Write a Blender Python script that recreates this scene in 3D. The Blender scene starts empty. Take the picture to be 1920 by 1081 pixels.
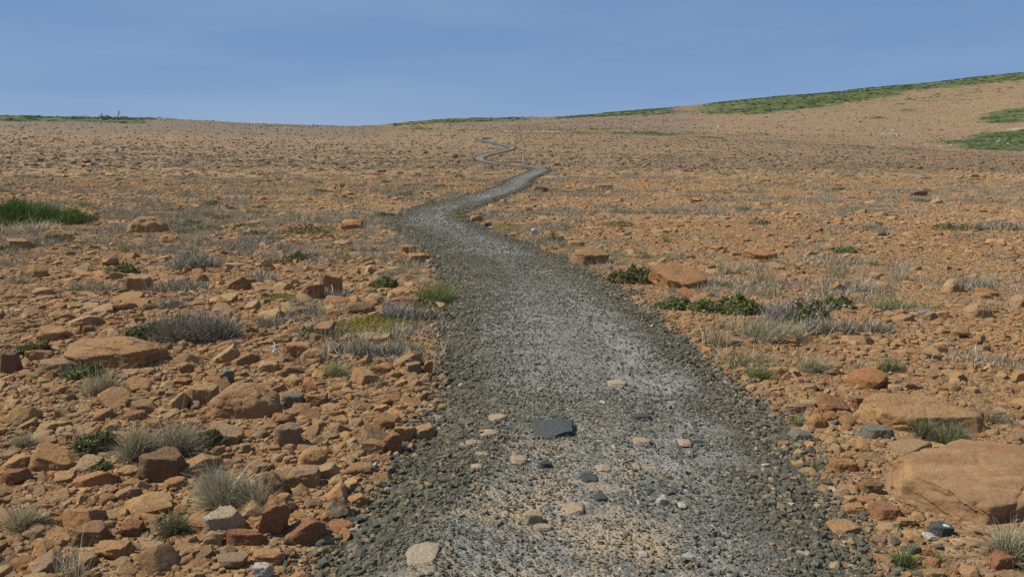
import bpy, math, random
import numpy as np

# ------------------------------------------------------------------ camera, sky, sun, exposure
scene = bpy.context.scene
COL = scene.collection
EYE = 1.55
F = 1493.0                       # focal length in photograph pixels (1920 wide)
PITCH = math.atan((540.5 - 300.0) / F)
cam_d = bpy.data.cameras.new("camera")
cam_d.sensor_width = 36.0
cam_d.lens = 36.0 * F / 1920.0
cam_d.clip_start = 0.05
cam_d.clip_end = 12000.0
cam = bpy.data.objects.new("camera", cam_d)
COL.objects.link(cam)
cam.location = (0, 0, EYE)
cam.rotation_euler = (math.pi / 2 - PITCH, 0, 0)
scene.camera = cam

SUN_EL = math.radians(52)
SUN_AZ = math.radians(-84)       # measured from the view direction (+Y), negative is to the left
sdir = np.array([math.sin(SUN_AZ) * math.cos(SUN_EL), math.cos(SUN_AZ) * math.cos(SUN_EL), math.sin(SUN_EL)])
sun_d = bpy.data.lights.new("sun", "SUN")
sun_d.energy = 4.0
sun_d.angle = math.radians(0.55)
sun_d.color = (1.0, 0.965, 0.91)
sun = bpy.data.objects.new("sun", sun_d)
COL.objects.link(sun)
from mathutils import Vector, Matrix
sun.rotation_euler = Vector(sdir).to_track_quat('Z', 'Y').to_euler()

world = bpy.data.worlds.new("World")
scene.world = world
world.use_nodes = True
wn, wl = world.node_tree.nodes, world.node_tree.links
wn.clear()
w_out = wn.new("ShaderNodeOutputWorld")
w_bg = wn.new("ShaderNodeBackground")
w_sky = wn.new("ShaderNodeTexSky")
w_sky.sky_type = 'NISHITA'
w_sky.sun_disc = False
w_sky.sun_elevation = SUN_EL
w_sky.sun_rotation = SUN_AZ
w_sky.altitude = 8000
w_sky.air_density = 1.0
w_sky.dust_density = 0.0
w_sky.ozone_density = 6.0
w_bg.inputs["Strength"].default_value = 0.15
w_hsv = wn.new("ShaderNodeHueSaturation")
w_hsv.inputs["Hue"].default_value = 0.516
w_hsv.inputs["Saturation"].default_value = 3.4
w_hsv.inputs["Value"].default_value = 2.25
w_gam = wn.new("ShaderNodeGamma")
w_gam.inputs[1].default_value = 0.14
# very thin, broad cirrus veils
w_tc = wn.new("ShaderNodeTexCoord")
w_map = wn.new("ShaderNodeMapping")
w_map.inputs["Scale"].default_value = (1.2, 1.2, 9.0)
w_map.inputs["Rotation"].default_value = (0.12, 0.05, 0)
w_noise = wn.new("ShaderNodeTexNoise")
w_noise.inputs["Scale"].default_value = 1.6
w_noise.inputs["Detail"].default_value = 6
w_ramp = wn.new("ShaderNodeValToRGB")
w_ramp.color_ramp.elements[0].position = 0.42
w_ramp.color_ramp.elements[0].color = (0, 0, 0, 1)
w_ramp.color_ramp.elements[1].position = 0.75
w_ramp.color_ramp.elements[1].color = (0.17, 0.17, 0.17, 1)
w_mix = wn.new("ShaderNodeMixRGB")
w_mix.inputs[2].default_value = (2.6, 2.9, 3.2, 1)
wl.new(w_tc.outputs["Generated"], w_map.inputs["Vector"])
wl.new(w_map.outputs[0], w_noise.inputs["Vector"])
wl.new(w_noise.outputs["Fac"], w_ramp.inputs[0])
wl.new(w_ramp.outputs[0], w_mix.inputs[0])
wl.new(w_sky.outputs[0], w_gam.inputs[0])
wl.new(w_gam.outputs[0], w_hsv.inputs["Color"])
wl.new(w_hsv.outputs[0], w_mix.inputs[1])
wl.new(w_mix.outputs[0], w_bg.inputs["Color"])
wl.new(w_bg.outputs[0], w_out.inputs["Surface"])

vs = scene.view_settings
vs.view_transform = 'Standard'
vs.look = 'None'
vs.gamma = 1
vs.exposure = 0.4
vs.use_curve_mapping = False
scene.cycles.use_denoising = False

rng = np.random.default_rng(11)
random.seed(11)

# ------------------------------------------------------------------ noise
def _hash(ix, iy, iz, seed):
    h = (ix.astype(np.int64) * 374761393 + iy.astype(np.int64) * 668265263 + iz.astype(np.int64) * 2147483647 + seed * 1274126177) & 0xFFFFFFFF
    h = ((h ^ (h >> 13)) * 1274126177) & 0xFFFFFFFF
    h = ((h ^ (h >> 16)) * 2246822519) & 0xFFFFFFFF
    return ((h ^ (h >> 15)) & 0xFFFFFF).astype(np.float64) / 0x7FFFFF - 1.0

def noise3(p, seed=0):
    p = np.asarray(p, float)
    i = np.floor(p).astype(np.int64)
    f = p - i
    f = f * f * (3 - 2 * f)
    x, y, z = i[..., 0], i[..., 1], i[..., 2]
    fx, fy, fz = f[..., 0], f[..., 1], f[..., 2]
    def L(a, b, t): return a + (b - a) * t
    c = [[[_hash(x + a, y + b, z + d, seed) for d in (0, 1)] for b in (0, 1)] for a in (0, 1)]
    return L(L(L(c[0][0][0], c[1][0][0], fx), L(c[0][1][0], c[1][1][0], fx), fy),
             L(L(c[0][0][1], c[1][0][1], fx), L(c[0][1][1], c[1][1][1], fx), fy), fz)

def noise2(x, y, seed=0):
    x = np.asarray(x, float); y = np.asarray(y, float)
    ix = np.floor(x).astype(np.int64); iy = np.floor(y).astype(np.int64)
    fx = x - ix; fy = y - iy
    fx = fx * fx * (3 - 2 * fx); fy = fy * fy * (3 - 2 * fy)
    z = np.zeros_like(ix)
    a = _hash(ix, iy, z, seed); b = _hash(ix + 1, iy, z, seed)
    c = _hash(ix, iy + 1, z, seed); d = _hash(ix + 1, iy + 1, z, seed)
    return (a + (b - a) * fx) * (1 - fy) + (c + (d - c) * fx) * fy

def fbm2(x, y, seed=0, octs=3):
    v = 0; amp = 1.0; t = 0
    for k in range(octs):
        v = v + amp * noise2(x * 2 ** k + 17.3 * k, y * 2 ** k - 9.1 * k, seed + k); t += amp; amp *= 0.5
    return v / t

def sstep(a, b, x):
    t = np.clip((np.asarray(x, float) - a) / (b - a), 0, 1)
    return t * t * (3 - 2 * t)

# ------------------------------------------------------------------ terrain heights
def slope_of(py):
    ry = (540.5 - np.asarray(py, float)) / F
    return (-math.sin(PITCH) + ry * math.cos(PITCH)) / (math.cos(PITCH) + ry * math.sin(PITCH))

def pchip(xs, ys, xq):
    xs = np.asarray(xs, float); ys = np.asarray(ys, float)
    h = np.diff(xs); d = np.diff(ys) / h
    m = np.zeros(len(xs))
    for i in range(1, len(xs) - 1):
        if d[i - 1] * d[i] > 0:
            w1 = 2 * h[i] + h[i - 1]; w2 = h[i] + 2 * h[i - 1]
            m[i] = (w1 + w2) / (w1 / d[i - 1] + w2 / d[i])
    m[0] = d[0]; m[-1] = d[-1]
    k = np.clip(np.searchsorted(xs, xq) - 1, 0, len(xs) - 2)
    t = (xq - xs[k]) / h[k]
    t = np.clip(t, 0, 1)
    return ((2 * t**3 - 3 * t**2 + 1) * ys[k] + (t**3 - 2 * t**2 + t) * h[k] * m[k]
            + (-2 * t**3 + 3 * t**2) * ys[k + 1] + (t**3 - t**2) * h[k] * m[k + 1])

YN = [57, 75, 110, 150, 200, 250, 330, 450, 600, 800]
# lie of the land along each direction: (bearing, elevation of the ground at each distance, as sightline rows)
LAY = {
    -200: [338, 316, 289, 264, 238, 216, 226, 238, 249, 258],
    0:    [338, 316, 290, 266, 240, 218, 228, 240, 250, 258],
    290:  [338, 317, 293, 271, 245, 222, 232, 243, 252, 260],
    500:  [338, 317.5, 295, 274, 251, 232, 238, 244, 252, 258],
    690:  [339, 318, 298, 277, 255, 238, 240, 240, 237, 242],
    800:  [339, 318.5, 300, 279, 258, 244, 241, 235, 226, 234],
    900:  [339, 318.5, 301, 281, 260, 246, 242, 233, 222, 231],
    1050: [339, 319, 302, 283, 263, 249, 241, 230, 219, 228],
    1300: [340, 320, 304, 287, 268, 256, 240, 216, 196, 206],
    1500: [340, 321, 306, 291, 275, 264, 240, 206, 178, 190],
    1750: [341, 322, 309, 296, 285, 276, 240, 192, 153, 170],
    1920: [341, 323, 311, 299, 290, 270, 228, 170, 134, 150],
    2250: [341, 323, 312, 300, 286, 258, 205, 140, 108, 130],
}
A_DEN = math.cos(PITCH) + (540.5 - 280) / F * math.sin(PITCH)
def a_of(px): return (px - 960.0) / F / A_DEN
_LN = np.linspace(math.log(1.0), math.log(4000.0), 420)
_cols = sorted(LAY)
_tab = []
for c in _cols:
    zs = [EYE + Y * float(slope_of(p)) for Y, p in zip(YN, LAY[c])]
    ys = [1, 20, 42] + YN + [1500, 4000]
    zz = [0, 0, 0] + zs + [zs[-1] - 35, zs[-1] - 120]
    _tab.append(pchip(np.log(ys), zz, _LN))
_tab = np.array(_tab)
_AA = np.linspace(a_of(-200), a_of(2250), 260)
_acol = np.array([a_of(c) for c in _cols])
TAB = np.array([pchip(_acol, _tab[:, j], _AA) for j in range(len(_LN))]).T     # [a, lnY]

def H(x, y, micro=True):
    x = np.asarray(x, float); y = np.asarray(y, float)
    phi = np.arctan2(x, y); r = np.hypot(x, y)
    pl = math.atan(_AA[0]) + 1e-4; ph = math.atan(_AA[-1]) - 1e-4
    pc = np.clip(phi, pl, ph)
    Y = np.maximum(r * np.cos(pc), 1.0); a = np.tan(pc)
    fa = np.clip((a - _AA[0]) / (_AA[1] - _AA[0]), 0, len(_AA) - 1.001)
    fl = np.clip((np.log(Y) - _LN[0]) / (_LN[1] - _LN[0]), 0, len(_LN) - 1.001)
    ia = fa.astype(int); il = fl.astype(int); ta = fa - ia; tl = fl - il
    z = (TAB[ia, il] * (1 - ta) + TAB[ia + 1, il] * ta) * (1 - tl) + (TAB[ia, il + 1] * (1 - ta) + TAB[ia + 1, il + 1] * ta) * tl
    z = z * (1 - sstep(0.9, 1.7, np.abs(phi)))
    z = z + fbm2(x / 7.0, y / 7.0, 3) * 0.085 * sstep(2.5, 9, r) * (1 + sstep(60, 250, r) * 2.0)
    z = z + fbm2(x / 1.7, y / 1.7, 5) * 0.022 * (1 - sstep(30, 70, r))
    z = z + fbm2(x / 38.0, y / 38.0, 8) * 1.1 * sstep(180, 420, r)
    if micro:
        z = z + fbm2(x / 0.28, y / 0.28, 7) * 0.012 * (1 - sstep(9, 22, r))
    return z

H0 = float(H(0.0, 0.0))
CAMZ = EYE
_TY = np.geomspace(1.2, 1500, 900)
def unproject(px, py):
    """the ground point seen along a sightline"""
    rx = (px - 960.0) / F; ry = (540.5 - py) / F
    dy = math.cos(PITCH) + ry * math.sin(PITCH); dz = -math.sin(PITCH) + ry * math.cos(PITCH)
    a, s = rx / dy, dz / dy
    g = CAMZ + _TY * s - H(a * _TY, _TY)
    k = np.argmax(g < 0)
    if g[k] >= 0: k = len(_TY) - 1
    k = max(k, 1)
    t = g[k - 1] / (g[k - 1] - g[k]) if g[k - 1] != g[k] else 0
    Y = _TY[k - 1] + (_TY[k] - _TY[k - 1]) * t
    return a * Y, Y, float(H(a * Y, Y))

def project(x, y, z):
    dz = z - CAMZ
    dep = y * math.cos(PITCH) - dz * math.sin(PITCH)
    up = y * math.sin(PITCH) + dz * math.cos(PITCH)
    dep = np.maximum(dep, 1e-3)
    return 960 + F * x / dep, 540.5 - F * up / dep, dep

# ------------------------------------------------------------------ path centre line
CL = [(1088, 1081), (1108, 1000), (1130, 900), (1140, 820), (1128, 750), (1096, 700), (1062, 650), (1036, 600), (1004, 550), (972, 515), (935, 485),
      (890, 458), (835, 432), (802, 415), (808, 400), (845, 387), (893, 373), (935, 361), (962, 350), (970, 342), (984, 333), (1003, 325.5), (1013, 320),
      (1004, 315), (975, 311.5), (940, 308.5), (912, 304.5), (899, 299), (906, 293.5), (930, 287.5), (954, 282), (960, 278.5), (947, 274), (922, 268.5), (902, 264.5), (900, 261.5), (916, 259.5)]
wp = [(-0.5, -7.0), (-0.15, -3.0), (0.08, 0.0), (0.2, 1.6)] + [unproject(*c)[:2] for c in CL]
wp = np.array(wp)
def catmull(P, n=24):
    out = []
    for i in range(len(P) - 1):
        p0 = P[max(i - 1, 0)]; p1 = P[i]; p2 = P[i + 1]; p3 = P[min(i + 2, len(P) - 1)]
        t = np.linspace(0, 1, n, endpoint=False)[:, None]
        out.append(0.5 * (2 * p1 + (p2 - p0) * t + (2 * p0 - 5 * p1 + 4 * p2 - p3) * t**2 + (3 * p1 - p0 - 3 * p2 + p3) * t**3))
    return np.vstack(out + [P[-1:]])
cp = catmull(wp)
def resample(P, step):
    d = np.r_[0, np.cumsum(np.hypot(*np.diff(P, axis=0).T))]
    s = np.arange(0, d[-1], step)
    return np.c_[np.interp(s, d, P[:, 0]), np.interp(s, d, P[:, 1])]
cp = resample(cp, 0.15)
k = np.ones(13) / 13
pad = np.pad(cp, ((6, 6), (0, 0)), mode='edge')
cp = np.c_[np.convolve(pad[:, 0], k, 'valid'), np.convolve(pad[:, 1], k, 'valid')]
ct = np.gradient(cp, axis=0); ct /= np.linalg.norm(ct, axis=1)[:, None]
cn = np.c_[ct[:, 1], -ct[:, 0]]           # to the right of travel
HALF = 1.02
_cs, _cns = cp[::3], cn[::3]
def path_u(x, y):
    """signed distance from the path's centre line, right positive"""
    x = np.atleast_1d(np.asarray(x, float)); y = np.atleast_1d(np.asarray(y, float))
    out = np.empty(len(x))
    for s in range(0, len(x), 20000):
        dx = x[s:s + 20000, None] - _cs[None, :, 0]; dy = y[s:s + 20000, None] - _cs[None, :, 1]
        d2 = dx * dx + dy * dy
        j = np.argmin(d2, 1); r = np.arange(len(j))
        sg = np.sign(dx[r, j] * _cns[j, 0] + dy[r, j] * _cns[j, 1])
        out[s:s + 20000] = np.sqrt(d2[r, j]) * np.where(sg == 0, 1, sg)
    return out

# ------------------------------------------------------------------ materials
class NT:
    def __init__(self, name):
        self.m = bpy.data.materials.new(name); self.m.use_nodes = True
        self.n, self.l = self.m.node_tree.nodes, self.m.node_tree.links
        self.n.clear()
        self.out = self.n.new("ShaderNodeOutputMaterial")
        self.b = self.n.new("ShaderNodeBsdfPrincipled")
        self.b.inputs["Roughness"].default_value = 0.92
        self.b.inputs["Specular IOR Level"].default_value = 0.18
        self.l.new(self.b.outputs[0], self.out.inputs["Surface"])
    def _s(self, sock, v):
        if isinstance(v, bpy.types.NodeSocket): self.l.new(v, sock)
        else: sock.default_value = v
    def pos(self): return self.n.new("ShaderNodeNewGeometry").outputs["Position"]
    def info(self, what="Random"): return self.n.new("ShaderNodeObjectInfo").outputs[what]
    def attr(self, name, t='GEOMETRY', out="Fac"):
        a = self.n.new("ShaderNodeAttribute"); a.attribute_type = t; a.attribute_name = name; return a.outputs[out]
    def noise(self, vec, scale, detail=4, rough=0.55, out="Fac"):
        a = self.n.new("ShaderNodeTexNoise"); self._s(a.inputs["Vector"], vec)
        a.inputs["Scale"].default_value = scale; a.inputs["Detail"].default_value = detail; a.inputs["Roughness"].default_value = rough
        return a.outputs[out]
    def voro(self, vec, scale, out="Color", feature='F1'):
        a = self.n.new("ShaderNodeTexVoronoi"); a.feature = feature; self._s(a.inputs["Vector"], vec); a.inputs["Scale"].default_value = scale
        return a.outputs[out]
    def scalev(self, vec, s):
        a = self.n.new("ShaderNodeMapping"); self._s(a.inputs["Vector"], vec); a.inputs["Scale"].default_value = s; return a.outputs[0]
    def ramp(self, fac, stops, interp='LINEAR'):
        a = self.n.new("ShaderNodeValToRGB"); self._s(a.inputs[0], fac); r = a.color_ramp; r.interpolation = interp
        while len(r.elements) < len(stops): r.elements.new(0.5)
        for e, (p, c) in zip(r.elements, stops):
            e.position = p; e.color = (*c, 1) if len(c) == 3 else c
        return a.outputs[0]
    def rmp(self, v, a, b, c=0.0, d=1.0, smooth=True):
        m = self.n.new("ShaderNodeMapRange"); m.interpolation_type = 'SMOOTHSTEP' if smooth else 'LINEAR'
        self._s(m.inputs[0], v); m.inputs[1].default_value = a; m.inputs[2].default_value = b; m.inputs[3].default_value = c; m.inputs[4].default_value = d
        return m.outputs[0]
    def mix(self, f, a, b, mode='MIX'):
        m = self.n.new("ShaderNodeMixRGB"); m.blend_type = mode
        self._s(m.inputs[0], f)
        for i, v in ((1, a), (2, b)):
            if isinstance(v, tuple): v = (*v, 1) if len(v) == 3 else v
            self._s(m.inputs[i], v)
        return m.outputs[0]
    def math(self, op, a, b=0.0):
        m = self.n.new("ShaderNodeMath"); m.operation = op; self._s(m.inputs[0], a); self._s(m.inputs[1], b); return m.outputs[0]
    def bump(self, h, strength=0.5, dist=0.01, normal=None):
        b = self.n.new("ShaderNodeBump"); self._s(b.inputs["Height"], h); b.inputs["Strength"].default_value = strength; b.inputs["Distance"].default_value = dist
        if normal is not None: self._s(b.inputs["Normal"], normal)
        return b.outputs[0]
    def color(self, c): self._s(self.b.inputs["Base Color"], c if not isinstance(c, tuple) else (*c, 1))
    def normal(self, n): self._s(self.b.inputs["Normal"], n)

def ramp_even(cols): return [(i / max(len(cols) - 1, 1), c) for i, c in enumerate(cols)]

def rock_material(name, cols, grain=1.0, blotch=(0.6, 0.55, 0.5), blot_amt=0.35, lichen=0.25):
    t = NT(name); P = t.pos()
    c = t.ramp(t.info("Random"), ramp_even(cols))
    big = t.noise(P, 4.5, 5)
    c = t.mix(t.rmp(big, 0.40, 0.68, 0, blot_amt), c, t.mix(1.0, c, blotch, 'MULTIPLY'))
    lich = t.noise(P, 17, 5, 0.65)
    c = t.mix(t.rmp(lich, 0.60, 0.72, 0, lichen), c, (0.20, 0.185, 0.15))
    g = t.noise(P, 90, 4, 0.7)
    c = t.mix(1.0, c, t.ramp(g, [(0.25, (0.62, 0.60, 0.58)), (0.75, (1.28, 1.28, 1.28))]), 'MULTIPLY')
    sp = t.noise(P, 420, 2, 0.6)
    c = t.mix(1.0, c, t.ramp(sp, [(0.3, (0.68, 0.68, 0.68)), (0.7, (1.28, 1.28, 1.28))]), 'MULTIPLY')
    t.color(c)
    h = t.math('ADD', t.math('MULTIPLY', t.noise(P, 28, 6, 0.65), 1.0), t.math('MULTIPLY', sp, 0.25))
    nr = t.bump(t.noise(P, 9, 5, 0.6), 0.35 * grain, 0.05)
    t.normal(t.bump(h, 0.9 * grain, 0.022, nr))
    return t.m

OCHRES = [(0.381, 0.220, 0.088), (0.269, 0.185, 0.104), (0.458, 0.264, 0.104), (0.347, 0.157, 0.063), (0.425, 0.281, 0.120), (0.280, 0.162, 0.075), (0.403, 0.220, 0.085), (0.420, 0.270, 0.130), (0.302, 0.192, 0.099), (0.370, 0.181, 0.071)]
M_OCHRE = rock_material("ochre_rock", OCHRES)
M_FAR = rock_material("dull_far_stones", [(0.250, 0.141, 0.063), (0.189, 0.125, 0.073), (0.212, 0.114, 0.052), (0.165, 0.121, 0.079), (0.236, 0.148, 0.076), (0.142, 0.111, 0.079)])
M_TANSLAB = rock_material("tan_sandy_rock", [(0.393, 0.229, 0.098), (0.371, 0.213, 0.093)], lichen=0.3)
M_BROWN = rock_material("brown_rock", [(0.25, 0.150, 0.075), (0.23, 0.135, 0.068), (0.27, 0.155, 0.072)], lichen=0.4)
M_RED = rock_material("rust_red_rock", [(0.31, 0.150, 0.068), (0.28, 0.135, 0.062), (0.33, 0.165, 0.075)])
M_CREAM = rock_material("cream_rock", [(0.425, 0.319, 0.197), (0.399, 0.294, 0.180), (0.442, 0.344, 0.221)], blot_amt=0.2, lichen=0.15)
M_PALE = rock_material("pale_grey_rock", [(0.425, 0.382, 0.296), (0.468, 0.415, 0.336)], blot_amt=0.15)
M_DARK = rock_material("dark_slate_rock", [(0.071, 0.073, 0.068), (0.086, 0.090, 0.080), (0.103, 0.110, 0.102)], blotch=(0.945, 1.035, 1.088), lichen=0.25)
M_GREEN = rock_material("greenish_grey_rock", [(0.17, 0.165, 0.115), (0.20, 0.18, 0.12), (0.15, 0.16, 0.12)], lichen=0.3)
M_WHITE = rock_material("whitish_rock", [(0.50, 0.47, 0.41), (0.42, 0.40, 0.35)], blot_amt=0.1, lichen=0.1)

def slab_material():
    t = NT("red_topped_slab"); P = t.pos()
    n = t.noise(t.scalev(P, (1.4, 5.0, 3.0)), 2.2, 6, 0.6)
    c = t.mix(t.rmp(n, 0.35, 0.6), (0.34, 0.205, 0.090), (0.27, 0.155, 0.072))
    geo = t.n.new("ShaderNodeNewGeometry"); sep = t.n.new("ShaderNodeSeparateXYZ"); t.l.new(geo.outputs["Normal"], sep.inputs[0])
    n2 = t.noise(t.scalev(P, (2.0, 7.0, 2.0)), 1.8, 6, 0.65)
    red = t.math('MULTIPLY', t.rmp(n2, 0.50, 0.62), t.rmp(sep.outputs[2], 0.55, 0.8))
    c = t.mix(t.math('MULTIPLY', red, 0.6), c, (0.28, 0.11, 0.058))
    n3 = t.noise(t.scalev(P, (3, 9, 3)), 3.0, 5, 0.7)
    c = t.mix(t.rmp(n3, 0.58, 0.72, 0, 0.5), c, (0.16, 0.12, 0.10))
    g = t.noise(P, 90, 4, 0.7)
    c = t.mix(1.0, c, t.ramp(g, [(0.25, (0.74, 0.73, 0.72)), (0.75, (1.22, 1.22, 1.22))]), 'MULTIPLY')
    t.color(c)
    h = t.math('ADD', t.noise(P, 22, 7, 0.68), t.math('MULTIPLY', t.noise(P, 300, 2), 0.2))
    t.normal(t.bump(h, 0.7, 0.02))
    return t.m
M_SLAB = slab_material()

def gravel_material():
    t = NT("crushed_gravel"); P = t.pos()
    dust = t.attr("dust", 'INSTANCER')
    r = t.info("Random")
    dark = t.ramp(r, [(0.0, (0.073, 0.068, 0.044)), (0.35, (0.111, 0.100, 0.064)), (0.62, (0.089, 0.083, 0.057)), (0.80, (0.141, 0.120, 0.072)), (0.90, (0.182, 0.148, 0.085)), (0.97, (0.273, 0.179, 0.090)), (1.0, (0.319, 0.286, 0.213))])
    light = t.ramp(r, [(0.0, (0.131, 0.120, 0.083)), (0.4, (0.185, 0.170, 0.119)), (0.7, (0.154, 0.143, 0.102)), (0.85, (0.214, 0.181, 0.114)), (0.95, (0.284, 0.204, 0.107)), (1.0, (0.356, 0.339, 0.272))])
    c = t.mix(dust, dark, light)
    g = t.noise(P, 160, 3, 0.7)
    c = t.mix(1.0, c, t.ramp(g, [(0.25, (0.75, 0.75, 0.75)), (0.75, (1.22, 1.22, 1.22))]), 'MULTIPLY')
    t.color(c)
    t.normal(t.bump(t.noise(P, 110, 4, 0.6), 0.5, 0.006))
    return t.m
M_GRAVEL = gravel_material()

def ground_material():
    t = NT("ochre_rubble_soil"); P = t.pos()
    n1 = t.noise(P, 0.22, 5, 0.6)
    c = t.ramp(n1, [(0.30, (0.317, 0.195, 0.088)), (0.5, (0.275, 0.175, 0.085)), (0.70, (0.234, 0.170, 0.096))])
    n2 = t.noise(P, 1.6, 6, 0.65)
    c = t.mix(t.rmp(n2, 0.5, 0.72, 0, 0.55), c, (0.235, 0.18, 0.115))
    # pebble-sized cells
    v = t.voro(P, 38, "Color")
    sv = t.n.new("ShaderNodeSeparateColor"); t.l.new(v, sv.inputs[0])
    c = t.mix(0.8, c, t.ramp(sv.outputs[0], [(0.0, (0.62, 0.60, 0.60)), (0.5, (1.0, 1.0, 1.0)), (0.9, (1.25, 1.22, 1.15)), (1.0, (1.35, 1.6, 2.0))]), 'MULTIPLY')
    v2 = t.voro(P, 11, "Color")
    sv2 = t.n.new("ShaderNodeSeparateColor"); t.l.new(v2, sv2.inputs[0])
    c = t.mix(0.7, c, t.ramp(sv2.outputs[1], [(0.0, (0.68, 0.66, 0.66)), (0.5, (1, 1, 1)), (1.0, (1.22, 1.2, 1.18))]), 'MULTIPLY')
    v3 = t.voro(P, 2.1, "Color")
    sv3 = t.n.new("ShaderNodeSeparateColor"); t.l.new(v3, sv3.inputs[0])
    c = t.mix(0.6, c, t.ramp(sv3.outputs[1], [(0.0, (0.66, 0.66, 0.68)), (0.5, (1, 1, 1)), (1.0, (1.2, 1.18, 1.15))]), 'MULTIPLY')
    nb = t.noise(P, 0.5, 6, 0.7)
    grey = t.rmp(t.math('ADD', t.attr("grey"), t.math('MULTIPLY', t.math('SUBTRACT', nb, 0.5), 1.3)), 0.35, 0.85, 0, 0.85)
    c = t.mix(grey, c, (0.165, 0.130, 0.086))
    nb2 = t.noise(P, 0.11, 7, 0.7)
    pale = t.rmp(t.math('ADD', t.attr("pale"), t.math('MULTIPLY', t.math('SUBTRACT', nb2, 0.5), 1.0)), 0.45, 0.75, 0, 0.9)
    c = t.mix(pale, c, (0.40, 0.33, 0.215))
    ng1 = t.noise(P, 0.16, 7, 0.72)
    gcol = t.ramp(t.noise(P, 0.07, 7, 0.7), [(0.32, (0.035, 0.058, 0.018)), (0.48, (0.075, 0.098, 0.028)), (0.60, (0.13, 0.125, 0.05)), (0.72, (0.20, 0.16, 0.085))])
    green = t.rmp(t.math('ADD', t.attr("green"), t.math('ADD', t.math('MULTIPLY', t.math('SUBTRACT', ng1, 0.5), 1.5), t.math('MULTIPLY', t.math('SUBTRACT', t.noise(P, 0.9, 5, 0.7), 0.5), 0.7))), 0.40, 0.68)
    c = t.mix(green, c, gcol)
    t.color(c)
    h = t.math('ADD', t.math('MULTIPLY', t.voro(P, 38, "Distance"), -0.6), t.math('MULTIPLY', t.noise(P, 70, 4, 0.7), 0.7))
    nrm = t.bump(h, 0.8, 0.012)
    h2 = t.math('ADD', t.math('MULTIPLY', t.voro(P, 3.2, "Distance"), -0.7), t.noise(P, 5, 5, 0.7))
    nrm = t.bump(h2, 0.5, 0.10, nrm)
    t.normal(nrm)
    return t.m
M_GROUND = ground_material()

def path_material():
    t = NT("packed_gravel_path"); P = t.pos()
    u = t.attr("across")
    au = t.math('ABSOLUTE', u)
    n = t.noise(P, 1.3, 5, 0.6)
    edge = t.rmp(t.math('ADD', au, t.math('MULTIPLY', t.math('SUBTRACT', n, 0.5), 0.7)), 0.56, 0.92)
    v = t.voro(P, 62, "Color")
    sv = t.n.new("ShaderNodeSeparateColor"); t.l.new(v, sv.inputs[0])
    stone = t.ramp(sv.outputs[0], [(0.0, (0.077, 0.075, 0.059)), (0.4, (0.140, 0.136, 0.111)), (0.75, (0.174, 0.168, 0.140)), (0.92, (0.231, 0.197, 0.140)), (1.0, (0.385, 0.365, 0.296))])
    dust = t.rmp(t.noise(P, 2.3, 6, 0.68), 0.40, 0.66)
    track = t.ramp(u, [(0.0, (0, 0, 0)), (0.40, (0.3, 0.3, 0.3)), (0.5, (0.05, 0.05, 0.05)), (0.66, (1, 1, 1)), (0.80, (0, 0, 0)), (1.0, (0, 0, 0))])
    t2 = t.rmp(u, -1.2, 1.2, 0, 1, False)
    for l in list(t.l):
        if l.to_node.type == 'VALTORGB' and l.from_socket == u: t.l.remove(l)
    for nd in t.n:
        if nd.type == 'VALTORGB' and nd.outputs[0] == track: t.l.new(t2, nd.inputs[0])
    c = t.mix(t.math('MULTIPLY', dust, 0.55), stone, (0.205, 0.198, 0.172))
    c = t.mix(t.math('MULTIPLY', t.math('MULTIPLY', track, dust), 0.7), c, (0.345, 0.322, 0.268))
    tanm = t.math('MULTIPLY', t.rmp(t.noise(P, 1.9, 6, 0.7), 0.44, 0.60), t.attr("tan"))
    c = t.mix(tanm, c, (0.36, 0.265, 0.155))
    darks = t.ramp(sv.outputs[1], [(0.0, (0.051, 0.048, 0.036)), (0.6, (0.089, 0.082, 0.060)), (1.0, (0.128, 0.111, 0.081))])
    c = t.mix(edge, c, darks)
    g = t.noise(P, 150, 3, 0.7)
    c = t.mix(1.0, c, t.ramp(g, [(0.25, (0.72, 0.72, 0.72)), (0.75, (1.22, 1.22, 1.22))]), 'MULTIPLY')
    t.color(c)
    h = t.math('ADD', t.math('MULTIPLY', t.voro(P, 62, "Distance"), -1.0), t.math('MULTIPLY', t.noise(P, 100, 4, 0.7), 0.6))
    t.normal(t.bump(h, 0.9, 0.010))
    return t.m
M_PATH = path_material()

def plant_material(name, stops, transl=0.2, place=True):
    t = NT(name)
    c = t.ramp(t.attr("tone"), stops)
    r = t.info("Random")
    c = t.mix(1.0, c, t.ramp(r, [(0.0, (0.80, 0.80, 0.80)), (0.5, (1, 1, 1)), (1.0, (1.15, 1.12, 1.05))]), 'MULTIPLY')
    t.color(c)
    t.b.inputs["Roughness"].default_value = 0.75
    if transl > 0:
        tr = t.n.new("ShaderNodeBsdfTranslucent"); t.l.new(c, tr.inputs[0])
        mx = t.n.new("ShaderNodeMixShader"); mx.inputs[0].default_value = transl
        t.l.new(t.b.outputs[0], mx.inputs[1]); t.l.new(tr.outputs[0], mx.inputs[2]); t.l.new(mx.outputs[0], t.out.inputs["Surface"])
    return t.m

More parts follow.
